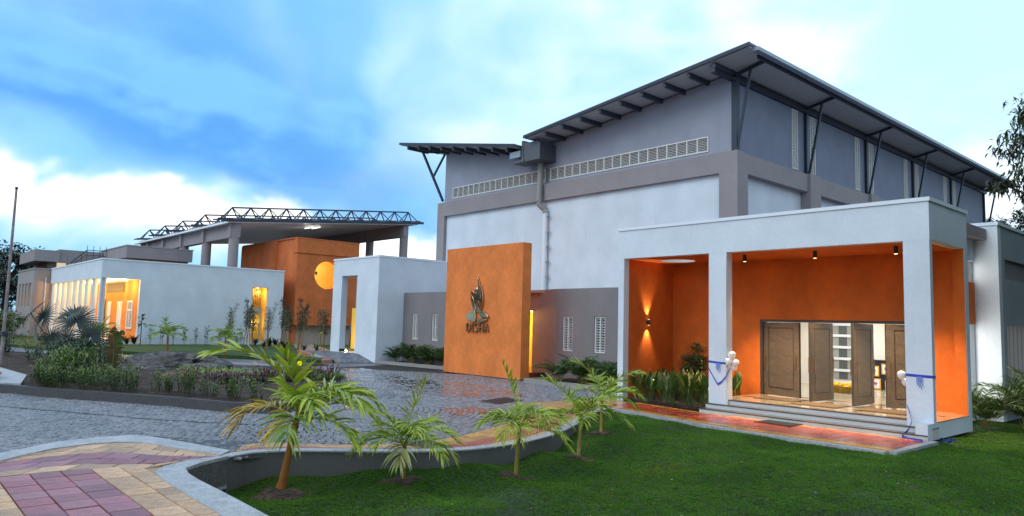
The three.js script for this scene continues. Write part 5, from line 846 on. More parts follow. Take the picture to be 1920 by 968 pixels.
function palm(pos, label, trunk, fronds, group) {
  const t = thing('young_palm', label, 'palm', pos, group), mb = new MB(), n = 14, top = V(trunk.lean[0], trunk.h, trunk.lean[1]).applyMatrix4(new THREE.Matrix4().makeBasis(RT, UP, FW));
  const pts = [], rad = [], cs = []; for (let k = 0; k <= n; k++) { const s = k / n; pts.push(V(0, -0.06, 0).lerp(top, s).add(V(0, 0, 0))); rad.push(mix(trunk.r, trunk.r1, s ** 0.8) * (1 + (k % 2) * 0.05) * (k === 0 ? 1.25 : 1)); cs.push(jit(mix3(trunk.c0, trunk.c1, s), 0.14)); }
  mb.tube(pts, rad, cs, 12); mesh('trunk', mb.geometry(), M.bark, t);
  for (const f of fronds) { const g = frond(f), o = mesh('frond', g, M.leaf, t); o.position.copy(top).addScaledVector(UP, f.up ?? 0); }
  return t;
}
{
  const G = 'young palms planted along the retaining wall';
  const big = { leaf: 0.56, w: 0.043, n: 27, r: 0.02 }, F = (az, el, len, droop, o = {}) => ({ ...big, az, el, len, droop, col: GREEN, tip: LIME, ...o });
  palm([-10.97, -0.3, -5.05], 'largest palm at the front left, with a yellowing frond and rusty trunk', { h: 0.98, lean: [0.2, 0.05], r: 0.068, r1: 0.05, c0: [0.3, 0.1, 0.02], c1: [0.36, 0.17, 0.03] }, [
    F(158, 76, 1.85, 98, { leaf: 0.5, w: 0.062, hang: 0.45, from: 0.28, up: 0.1, lift: 0.2 }), F(20, 78, 1.45, 12, { n: 3, leaf: 0.06, from: 0.6, r: 0.016, col: [0.2, 0.25, 0.03], up: 0.1 }),
    F(100, 80, 1.15, 40, { hang: 0.25, w: 0.066, leaf: 0.46, up: 0.05, n: 18 }), F(20, 62, 1.5, 120, { leaf: 0.62, hang: 1.0 }), F(-20, 54, 1.5, 108, { leaf: 0.58, hang: 1.1, col: [0.08, 0.19, 0.01] }),
    F(85, 30, 0.85, 110, { leaf: 0.6, hang: 1.3, n: 20, tip: [0.28, 0.36, 0.06] }), F(10, 16, 1.15, 80, { leaf: 0.56, hang: 0.9, tip: LIME }), F(188, 40, 1.25, 118, { col: YELLOW, tip: [0.55, 0.36, 0.03], rib: [0.6, 0.5, 0.2], leaf: 0.58, hang: 1.0, w: 0.042, n: 28 }),
    F(150, 5, 0.5, 80, { col: [0.42, 0.28, 0.02], tip: YELLOW, leaf: 0.45, hang: 1.4, n: 12 }), F(250, 50, 1.3, 90, {}), F(300, 55, 1.4, 95, { col: [0.07, 0.16, 0.01] }), F(350, 40, 1.4, 98, { hang: 1.1 }), F(60, 62, 1.2, 110, { hang: 1.1 }),
  ], G);
  const mid = { leaf: 0.4, w: 0.026, n: 27, r: 0.011 }, H = (az, el, len, droop, o = {}) => ({ ...mid, az, el, len, droop, col: [0.18, 0.32, 0.015], tip: [0.5, 0.56, 0.04], ...o });
  palm([-10.1, -0.36, -6.75], 'second palm from the left with pale yellow-green fronds before the grating', { h: 0.62, lean: [0, 0.02], r: 0.036, r1: 0.03, c0: [0.32, 0.13, 0.03], c1: [0.3, 0.22, 0.05] }, [
    H(20, 84, 1.15, 30, { col: [0.3, 0.38, 0.03], tip: [0.5, 0.48, 0.05], hang: 0.1, w: 0.024, n: 26 }), H(40, 35, 1.0, 100, { hang: 1.2 }), H(200, 40, 0.9, 105), H(70, 62, 1.0, 100), H(170, 72, 0.85, 70, { hang: 0.5 }), H(15, 50, 1.05, 105), H(55, 58, 0.85, 95), H(178, 30, 0.95, 100), H(90, 20, 0.62, 100, { col: [0.34, 0.38, 0.12], tip: [0.5, 0.48, 0.2], hang: 1.3, leaf: 0.45 }), H(-5, 22, 0.95, 90, { hang: 1.2 }), H(220, 55, 0.8, 90), H(310, 58, 0.85, 85), H(130, 45, 0.7, 100),
  ], G);
  palm([-9.35, -0.36, -8.54], 'middle palm with one tall upright frond and a clear ringed trunk', { h: 0.88, lean: [0.05, 0], r: 0.04, r1: 0.032, c0: [0.3, 0.2, 0.04], c1: [0.26, 0.24, 0.06] }, [
    H(165, 82, 1.15, 22, { hang: 0.15, w: 0.034, leaf: 0.32 }), H(185, 42, 0.85, 112), H(8, 40, 0.95, 85, { hang: 1.1 }), H(5, 5, 1.0, 62, { hang: 1.1 }), H(90, 25, 0.6, 95, { hang: 1.3 }), H(165, 55, 0.7, 110), H(40, 60, 0.75, 100), H(280, 55, 0.8, 90), H(230, 40, 0.7, 95), H(120, 30, 0.7, 105, { hang: 1.2 }), H(25, 28, 0.9, 90, { hang: 1.2 }), H(340, 50, 0.9, 95),
  ], G);
  palm([-9.7, -0.22, -10.5], 'fourth palm from the left, arching fronds over the curved path', { h: 0.72, lean: [0.04, 0], r: 0.04, r1: 0.032, c0: [0.4, 0.28, 0.1], c1: [0.3, 0.24, 0.06] }, [
    H(160, 66, 1.1, 55, { hang: 0.3, w: 0.03 }), H(18, 58, 1.15, 70, { hang: 0.5, w: 0.034, leaf: 0.38 }), H(5, 28, 1.05, 85, { hang: 1.2 }), H(180, 30, 0.85, 95), H(90, 35, 0.6, 95), H(60, 68, 0.8, 90), H(260, 55, 0.8, 90), H(320, 45, 0.85, 90), H(140, 40, 0.75, 110),
  ], G);
  palm([-10.95, -0.12, -12.6], 'farthest palm of the row, beside the end of the red path', { h: 0.8, lean: [0.0, 0], r: 0.04, r1: 0.032, c0: [0.35, 0.25, 0.06], c1: [0.25, 0.22, 0.05] }, [
    H(170, 74, 1.1, 60, { hang: 0.4 }), H(10, 62, 1.15, 75, { hang: 0.6 }), H(20, 38, 1.0, 85, { hang: 1.2 }), H(182, 38, 0.9, 100), H(80, 45, 0.7, 100), H(-10, 10, 0.9, 70, { hang: 1.2 }), H(260, 60, 0.9, 80), H(320, 55, 0.9, 80),
  ], G);
  // young palms on the far lawn
  const L = (az, el, len, droop, o = {}) => ({ leaf: 0.5, w: 0.045, n: 20, r: 0.018, az, el, len, droop, col: [0.12, 0.24, 0.02], tip: [0.32, 0.4, 0.04], ...o });
  const far = palm([-44.2, 0.17, -13.0], 'small yellow-green palm on the far lawn, right of the lit veranda', { h: 0.9, lean: [0, 0], r: 0.07, r1: 0.05, c0: [0.3, 0.1, 0.03], c1: [0.25, 0.14, 0.04] }, [L(160, 60, 1.4, 90), L(20, 62, 1.3, 95), L(90, 80, 1.1, 40), L(185, 30, 1.1, 90), L(0, 28, 1.1, 95), L(60, 50, 1, 100), L(250, 60, 1.2, 90), L(310, 55, 1.2, 90), L(120, 40, 1, 100)], 'young palms on the far lawn');
  for (const [x, z, r, s, l] of [[-40.4, -14.9, 1.2, 0.95, 'small palm on the far lawn nearest the bamboo stems'], [-49.4, -10.6, 2.6, 1.0, 'small palm in front of the first colonnade column']]) { const c = far.clone(); c.name = numbered('young_palm'); c.position.set(x, 0.17, z); c.rotation.y = r; c.scale.setScalar(s); c.userData = { ...far.userData, label: l }; scene.add(c); }
}
// many-stemmed feather palms in the beds
{
  const make = (name, label, group, h, col, tip, n) => { const t = thing(name, label, 'palm bush', [0, 0, 0], group); for (let k = 0; k < n; k++) { const a = k / n * 360 + rr(-20, 20), g = frond({ az: a, el: rr(52, 86), len: h * rr(0.75, 1.25), droop: rr(50, 95), leaf: h * 0.36, w: 0.032, n: 22, col, tip, r: 0.009, hang: 0.7, from: 0.25 }); const o = mesh('frond', g, M.leaf, t); o.position.set(rr(-0.12, 0.12), 0, rr(-0.12, 0.12)); } return t; };
  const set = (src, spots) => spots.forEach(([x, y, z, l], i) => { const o = i ? src.clone() : src; if (i) { o.name = numbered(src.name); o.userData = { ...src.userData }; scene.add(o); } if (l) o.userData.label = l; o.position.set(x, y, z); o.rotation.y = i * 1.9; o.scale.setScalar(0.85 + 0.3 * ((i * 7) % 5) / 5); });
  const a = make('feather_palm', 'dark green feather palm in the kerbed bed right of the sign wall', 'feather palms right of the sign wall', 1.2, DEEP, [0.07, 0.15, 0.015], 17);
  set(a, [[-20.1, 0.1, -20.6, 'dark feather palm nearest the granite steps right of the sign wall'], [-19.3, 0.1, -20.9, 'second dark feather palm from the granite steps'], [-18.6, 0.1, -20.4, 'dark feather palm below the left louvred window of the grey wall'], [-17.7, 0.1, -20.8, 'dark feather palm between the two louvred windows of the grey wall'], [-16.9, 0.1, -20.5, 'dark feather palm below the right louvred window of the grey wall'], [-16.0, 0.1, -20.7, 'second dark feather palm left of the white portico fin'], [-15.3, 0.1, -20.4, 'dark feather palm touching the white portico fin']]);
  const b = make('feather_palm', 'dark fern-like palm in the bed between white gateway and sign wall', 'feather palms left of the sign wall', 1.05, [0.025, 0.065, 0.01], [0.06, 0.13, 0.015], 16);
  set(b, [[-32.6, 0.1, -21.0, 'leftmost dark fern-like palm in the bed beside the white gateway'], [-31.9, 0.1, -21.4, 'second dark fern-like palm from the white gateway in its bed'], [-31.2, 0.1, -21.1, 'third dark fern-like palm from the white gateway in its bed'], [-30.5, 0.1, -21.5, 'middle dark fern-like palm in the bed below the two narrow louvres'], [-29.8, 0.1, -21.2, 'third dark fern-like palm left of the orange sign wall'], [-29.0, 0.1, -21.5, 'second dark fern-like palm left of the orange sign wall'], [-28.3, 0.1, -21.3, 'dark fern-like palm touching the left edge of the orange sign wall']]);
  const c = make('feather_palm', 'bushy feather palm on the lawn corner right of the portico', 'feather palms right of the portico', 1.5, [0.04, 0.1, 0.012], [0.12, 0.2, 0.02], 22);
  set(c, [[-5.75, -0.05, -21.3, 'bushy feather palm close against the portico side, left of its neighbour'], [-5.0, -0.05, -22.1, 'darker feather palm at the right picture edge before the lit glazing'], [-4.6, -0.05, -23.6, 'feather palm half hidden at the right edge along the wing'], [-5.25, -0.05, -24.6, 'feather palm farthest back along the lit wing wall']]);
}
// broad-leaved plants in the portico bed
{
  const variants = [0, 1, 2].map((v) => { const t = new THREE.Group(), mb = new MB(), n = 10 + v * 2; for (let k = 0; k < n; k++) { const az = rr(0, 360), el = rr(58, 88), st = rr(0.25, 0.6), d = dirOf(az, el), b = V(rr(-0.1, 0.1), 0, rr(-0.1, 0.1)), e = b.clone().addScaledVector(d, st); mb.tube([b, b.clone().lerp(e, 0.5), e], 0.008, [0.06, 0.12, 0.02], 4); const l = rr(0.35, 0.55), w = rr(0.09, 0.14), p = [], q = e.clone(), dd = d.clone(); for (let s = 0; s <= 6; s++) { p.push(q.clone()); dd.addScaledVector(UP, -0.09 * s / 3).normalize(); q.addScaledVector(dd, l / 6); } const c = jit(rnd() < 0.2 ? [0.16, 0.22, 0.02] : [0.045, 0.12, 0.018], 0.25); mb.ribbon(p, [0.1, 0.6, 0.95, 1, 0.85, 0.5, 0.03].map((k2) => k2 * w), d.clone().cross(UP).normalize(), p.map((_, s) => mix3(c, s > 4 ? [0.16, 0.2, 0.03] : c, 0.4)), 0.35); } mesh('leaves', mb.geometry(), M.leaf, t, 'stuff'); if (v === 1) { const f = new MB(); for (let k = 0; k < 3; k++) { const p = V(rr(-0.2, 0.2), rr(0.5, 0.8), rr(-0.2, 0.2)); for (let s = 0; s < 5; s++) f.leaf(p.clone().add(V(0, s * 0.03, 0)), dirOf(s * 140, 35), UP, 0.1, 0.03, [0.7, 0.22, 0.02]); } mesh('flower', f.geometry(), M.leaf, t); } return t; });
  let i = 0; for (let k = 0; k < 30; k++) { const x = mix(-14.2, -11.62, (k % 10) / 9) + rr(-0.1, 0.1), z = -17.95 - Math.floor(k / 10) * 0.75 + rr(-0.15, 0.15); const o = variants[i++ % 3].clone(); o.name = numbered('broadleaf_plant'); o.position.set(x, 0.08, z); o.rotation.y = rr(0, 6.28); o.scale.setScalar(rr(0.75, 1.12)); tag(o, 'broad-leaved upright plant in the bed under the orange left bay', 'plant', 'broad-leaved plants in the portico bed'); scene.add(o); }
  // clipped cloud tree
  const t = thing('topiary_tree', 'small dark tree clipped into clouds before the orange portico wall', 'tree', [-13.05, 0.08, -19.3]); const tr = new MB(); tr.tube([V(0, 0, 0), V(0.04, 0.5, 0), V(-0.05, 0.95, 0.03), V(0.05, 1.45, 0)], [0.035, 0.028, 0.022, 0.012], [0.06, 0.04, 0.025], 7); mesh('trunk', tr.geometry(), M.bark, t);
  for (const [dx, y, r] of [[0.12, 1.42, 0.34], [-0.16, 1.12, 0.27], [0.22, 1.12, 0.22], [0.02, 0.72, 0.33], [-0.18, 0.86, 0.2]]) { const m = new MB(), c = RT.clone().multiplyScalar(dx).add(V(0, y, 0)); for (let k = 0; k < 900; k++) { const d = V(rr(-1, 1), rr(-1, 1), rr(-1, 1)).normalize(); m.leaf(c.clone().addScaledVector(d, r * 1.08 * rr(0.3, 1)), d.clone().add(V(rr(-0.7, 0.7), rr(-0.7, 0.7), rr(-0.7, 0.7))).normalize(), UP, 0.075, 0.035, jit([0.03, 0.075, 0.016], 0.4)); } mesh('crown', m.geometry(), M.leaf, t); }
}
// shrubs of the island bed
{
  const shrub = (h, n, per, col, tip, lw) => { const t = new THREE.Group(), mb = new MB(), st = new MB(); for (let k = 0; k < n; k++) { const az = rr(0, 360), el = rr(55, 90), d = dirOf(az, el), b = V(rr(-0.16, 0.16), 0, rr(-0.16, 0.16)), L = h * rr(0.65, 1.1); const e = b.clone().addScaledVector(d, L); st.tube([b, b.clone().lerp(e, 0.55), e], [0.006, 0.004, 0.002], [0.06, 0.06, 0.02], 3); for (let j = 0; j < per; j++) { const s = rr(0.15, 1), p = b.clone().lerp(e, s), ld = d.clone().multiplyScalar(0.5).add(V(rr(-1, 1), rr(-0.3, 0.8), rr(-1, 1))).normalize(); mb.leaf(p, ld, UP, lw * rr(0.7, 1.3), lw * 0.36, jit(mix3(col, tip, s ** 2 * rr(0.3, 1)), 0.25)); } } mesh('stems', st.geometry(), M.bark, t, 'stuff'); mesh('leaves', mb.geometry(), M.leaf, t, 'stuff'); return t; };
  const gy = (x, z) => 0.14 + 0.16 * fbm(x * 0.4 + 60, z * 0.4 + 60, 3, 0, 4);
  const A = [shrub(0.72, 16, 17, [0.06, 0.12, 0.01], [0.26, 0.33, 0.03], 0.1), shrub(0.62, 15, 17, [0.05, 0.11, 0.012], [0.18, 0.28, 0.03], 0.09), shrub(0.8, 15, 18, [0.06, 0.13, 0.012], [0.2, 0.27, 0.03], 0.11)];
  let i = 0; const along = smooth([[-17.6, -7.2], [-19.4, -6.45], [-20.9, -5.6], [-22.7, -4.3], [-24.2, -3.62], [-25.1, -4.3], [-26.6, -4.8]], 34);
  for (let r = 0; r < 2; r++) for (let k = 0; k < along.length - 1; k++) { const [x, z] = along[k], X = x - 0.05 - r * 0.6 + rr(-0.12, 0.12), Z = z - 0.06 - r * 0.66 + rr(-0.12, 0.12); if (r && k < 17) continue; if (k < 20 && rnd() < 0.06) continue; const o = A[i++ % 3].clone(); o.name = numbered('green_shrub'); o.position.set(X, gy(X, Z), Z); o.rotation.y = rr(0, 6.28); o.scale.setScalar(rr(0.75, 1.25) * (k > 22 ? (r ? 1.25 : 1.0) : k > 14 ? 0.85 : 0.78)); tag(o, 'leafy green shrub in the low row behind the dark island kerb', 'shrub', 'green shrubs along the island kerb'); scene.add(o); }
  const D = shrub(0.9, 14, 18, [0.02, 0.045, 0.015], [0.05, 0.09, 0.03], 0.11);
  for (const [x, z, s] of [[-28.2, -4.6, 1.1], [-29.6, -5.2, 1.2], [-31, -5.6, 1.3], [-32.6, -5.6, 1.2], [-30.4, -6.6, 1.1], [-34.2, -6.2, 1.2], [-36, -6.8, 1.1], [-33, -7.4, 1], [-37.4, -5.6, 1.3], [-38.5, -4.4, 1.4], [-40, -5, 1.4]]) { const o = D.clone(); o.name = numbered('dark_shrub'); o.position.set(x, gy(x, z), z); o.rotation.y = rr(0, 6); o.scale.setScalar(s); tag(o, 'dark green shrub round the foot of the blue fan palm', 'shrub', 'dark shrubs round the fan palm'); scene.add(o); }
  const Y = shrub(0.8, 11, 14, [0.04, 0.1, 0.02], [0.12, 0.2, 0.03], 0.1); { const f = new MB(); for (let k = 0; k < 16; k++) { const p = V(rr(-0.4, 0.4), rr(0.55, 0.85), rr(-0.4, 0.4)); for (let s = 0; s < 5; s++) f.leaf(p, dirOf(s * 72, 30), UP, 0.07, 0.06, [0.75, 0.55, 0.01]); } mesh('flowers', f.geometry(), M.leaf, Y, 'stuff'); }
  for (const [x, z, s] of [[-33.6, -4.9, 1.1], [-36, -6.0, 1.2], [-31.3, -6.9, 0.9]]) { const o = Y.clone(); o.name = numbered('flowering_shrub'); o.position.set(x, gy(x, z), z); o.scale.setScalar(s); tag(o, 'shrub dotted with yellow flowers beside the blue fan palm', 'shrub', 'yellow-flowered shrubs by the fan palm'); scene.add(o); }
  const R = shrub(0.36, 14, 14, [0.05, 0.012, 0.02], [0.2, 0.02, 0.05], 0.09);
  for (let k = 0; k < 26; k++) { const t = k / 25, x = mix(-22.3, -23.4, t) + rr(-0.6, 0.6), z = mix(-7.4, -12.4, t) + rr(-0.35, 0.35), o = R.clone(); o.name = numbered('purple_plant'); o.position.set(x, gy(x, z), z); o.rotation.y = rr(0, 6); o.scale.setScalar(rr(0.8, 1.25)); tag(o, 'low dark-red leafy plant at the tip of the island bed', 'plant', 'dark-red leafy plants on the island'); scene.add(o); }
  // pale strappy ground cover towards the far kerb
  const tf = new MB(); for (let k = 0; k < 9; k++) { const d = dirOf(rr(0, 360), rr(35, 80)), l = rr(0.2, 0.34), s = d.clone().cross(UP).normalize(); tf.ribbon([V(0, 0, 0), d.clone().multiplyScalar(l * 0.55), d.clone().multiplyScalar(l).add(V(0, -l * 0.22, 0))], [0.016, 0.016, 0.003], s, [[0.08, 0.15, 0.02], [0.2, 0.3, 0.05], [0.32, 0.4, 0.1]]); }
  const sp = []; for (let k = 0; k < 2600; k++) { const x = rr(-30.5, -22.6), z = rr(-13.6, -8.4); if (!inside(x, z, BED)) continue; const line = (z + 8.6) + (x + 23) * 0.62; if (line > -0.9 || line < -4) continue; sp.push([x, z]); }
  for (let k = 0; k < 500; k++) { const x = rr(-38, -29), z = rr(-10.5, -7); if (inside(x, z, BED) && !inside(x, z, [[-35, -7.6], [-27, -7.6], [-27, -12], [-33, -11]]) ) sp.push([x, z]); }
  const im = new THREE.InstancedMesh(tf.geometry(), M.leaf, sp.length), m4 = new THREE.Matrix4(), q = new THREE.Quaternion(); sp.forEach(([x, z], k) => { const s = rr(0.7, 1.3); q.setFromAxisAngle(UP, rr(0, 6)); m4.compose(V(x, gy(x, z) - 0.02, z), q, V(s, s, s)); im.setMatrixAt(k, m4); });
  im.name = 'ground_cover'; im.userData.kind = 'stuff'; tag(im, 'pale green strappy ground cover at the far side of the island bed', 'ground cover'); scene.add(im);
  // banana-like plant with torn brown leaves
  const c = thing('banana_plant', 'young banana plant with torn, browning leaves in the island bed', 'plant', [-24.75, 0.2, -5.75]);
  const stalk = new MB(); stalk.tube([V(0, 0, 0), V(0.02, 0.5, 0.02), V(0.05, 0.9, 0)], [0.04, 0.03, 0.02], [0.12, 0.1, 0.03], 8); mesh('stalk', stalk.geometry(), M.bark, c);
  const big = (az, el, L, W, up, c0, c1, droop) => { const m = new MB(), p = [], d = dirOf(az, el), q = V(0, up, 0), ws = []; for (let k = 0; k <= 12; k++) { p.push(q.clone()); d.y -= droop * k / 90; d.normalize(); q.addScaledVector(d, L / 12); const t = k / 12; ws.push(W * Math.sin(Math.PI * Math.min(1, 0.08 + t * 0.93)) ** 0.6 * (0.85 + 0.3 * vnoise(k * 1.7 + az, 3, 0, 4))); } const cr = RT.clone().applyAxisAngle(UP, az / 57.3 * 0.3); m.tube(p, 0.012, [0.2, 0.17, 0.04], 5);
      for (let k = 0; k < 26; k++) for (const sd of [-1, 1]) { const t = (k + 0.5) / 26 * 12, i0 = Math.floor(t), P = p[i0].clone().lerp(p[Math.min(12, i0 + 1)], t - i0), ax = p[Math.min(12, i0 + 1)].clone().sub(p[i0]).normalize(), w = mix(ws[i0], ws[Math.min(12, i0 + 1)], t - i0) / 2 * rr(0.78, 1.08), e = P.clone().addScaledVector(cr, sd * w).addScaledVector(ax, w * 0.35).add(V(0, -w * rr(0.1, 0.5), 0)).addScaledVector(FW, rr(-0.06, 0.06)); const q = jit(mix3(c0, c1, vnoise(k * 0.4 + az, sd, 0, 6)), 0.25); m.ribbon([P, P.clone().lerp(e, 0.55).add(V(0, 0.02, 0)), e], [L / 20, L / 22, L / 34], ax, [q, q, mix3(q, [0.12, 0.06, 0.02], 0.6)]); }
      mesh('leaf', m.geometry(), M.leaf, c); };
  big(95, 86, 1.15, 0.5, 0.55, [0.08, 0.08, 0.015], [0.16, 0.07, 0.015], 0.2); big(100, 88, 0.8, 0.42, 0.1, [0.04, 0.08, 0.015], [0.09, 0.06, 0.015], 0.1); big(20, 75, 0.7, 0.4, 0.95, [0.05, 0.13, 0.015], [0.07, 0.15, 0.015], 1.6); big(175, 80, 0.85, 0.3, 0.15, [0.05, 0.12, 0.02], [0.1, 0.14, 0.02], 0.6);
  // blue fan palm
  const f = thing('fan_palm', 'blue-green fan palm with spiky round leaves before the colonnade', 'palm', [-34.6, 0.15, -6.0]);
  const fan = (dx, dy, R, az, el, n = 30) => {
    const m = new MB(), hub = RT.clone().multiplyScalar(dx).add(V(0, dy, 0)), nrm = dirOf(az, el), a1 = nrm.clone().cross(UP).normalize(), b1 = a1.clone().cross(nrm).normalize(), root = V(0, 0.1, 0);
    m.tube([root, root.clone().lerp(hub, 0.5).add(V(0, 0.12, 0)), hub], [0.035, 0.025, 0.018], [0.05, 0.09, 0.08], 6);
    for (let k = 0; k < n; k++) { const th = mix(-2.65, 2.65, k / (n - 1)) + Math.PI / 2 + rr(-0.03, 0.03), d = a1.clone().multiplyScalar(Math.cos(th)).addScaledVector(b1, Math.sin(th)), l = R * rr(0.88, 1.08) * (0.78 + 0.22 * Math.cos((th - Math.PI / 2) * 0.5)), s = d.clone().cross(nrm).normalize(), p = [0, 0.3, 0.62, 0.85, 1].map((t) => hub.clone().addScaledVector(d, l * t).addScaledVector(nrm, 0.16 * l * t * (1 - t)).add(V(0, -0.1 * l * t * t, 0))); const c0 = jit([0.022, 0.045, 0.042], 0.3); m.ribbon(p, [0.008, 0.055, 0.05, 0.026, 0.002].map((w) => w * R / 0.8), s, c0, 0.7); }
    mesh('fan_leaf', m.geometry(), M.leaf, f);
  };
  fan(0.6, 1.75, 0.95, 70, 25, 34); fan(0.35, 2.05, 0.8, 110, 55); fan(1.25, 1.15, 0.85, 50, 5); fan(-0.75, 1.85, 0.9, 120, 20); fan(-1.0, 1.2, 0.85, 140, 0); fan(1.1, 0.65, 0.8, 40, -10); fan(-0.3, 1.0, 0.8, 100, 30); fan(0.2, 0.9, 0.75, 80, 10); fan(-1.3, 2.05, 0.8, 150, 40);
  // rocks
  const rock = (name, label, pos, s, turn, m, sd, f2 = 1) => { const g = new THREE.IcosahedronGeometry(1, 6); const p = g.attributes.position, v = new THREE.Vector3(); for (let k = 0; k < p.count; k++) { v.fromBufferAttribute(p, k); const n = fbm(v.x * 1.6 * f2 + v.z * 0.9 + sd + 20, v.y * 1.8 + v.z * 1.4 + sd + 20, 4, 0, sd), st = Math.abs(fbm(v.x * 2.2 + sd + 9, v.z * 4.2 + v.y * 2 + 30, 4, 0, sd + 3) - 0.5); v.multiplyScalar(0.72 + 0.5 * n - 0.24 * sstep(0.1, 0, st)); p.setXYZ(k, v.x, v.y, v.z); } g.deleteAttribute('normal'); g.scale(...s); const h = g; h.computeVertexNormals(); const o = mesh(name, metricUV(h), m); o.position.set(...pos); o.rotation.y = turn; return tag(o, label, 'rock', 'rocks in the island bed'); };
  rock('boulder', 'long dark grey boulder, the highest one in the island bed', [-31.6, 0.1, -9.5], [2.4, 0.72, 1.2], 0.85, M.rock, 3); rock('boulder', 'low dark rock shelf running right from the highest boulder', [-28.0, 0.12, -10.0], [2.6, 0.42, 1.4], 0.75, M.rock, 8); rock('boulder', 'furrowed dark rock in front of the highest boulder', [-28.3, 0.1, -8.2], [2.1, 0.5, 0.85], 0.85, M.rock, 13); rock('boulder', 'small pinkish rock in front of the dark boulders', [-24.9, 0.14, -8.0], [0.95, 0.38, 0.55], 0.95, M.rockPink, 5); rock('boulder', 'flat brown stone between the dark boulders and red plants', [-24.3, 0.18, -9.2], [1.2, 0.25, 0.7], 0.9, M.rockPink, 21);
  const gl = thing('garden_spotlight', 'small glowing garden spotlight at the tip of the island bed', 'lamp', [-26.9, 0.2, -12.9]); mesh('spike', merged([new THREE.CylinderGeometry(0.02, 0.02, 0.25, 8).translate(0, 0.1, 0), new THREE.CylinderGeometry(0.1, 0.07, 0.16, 16).rotateX(1.1).translate(0, 0.27, 0)]), M.black, gl); mesh('lens', merged([new THREE.SphereGeometry(0.095, 16, 10).translate(0.05, 0.31, 0.05)]), M.lampWarm, gl); point(gl, -26.8, 0.55, -12.8, WARM, 2.5, 3);
}
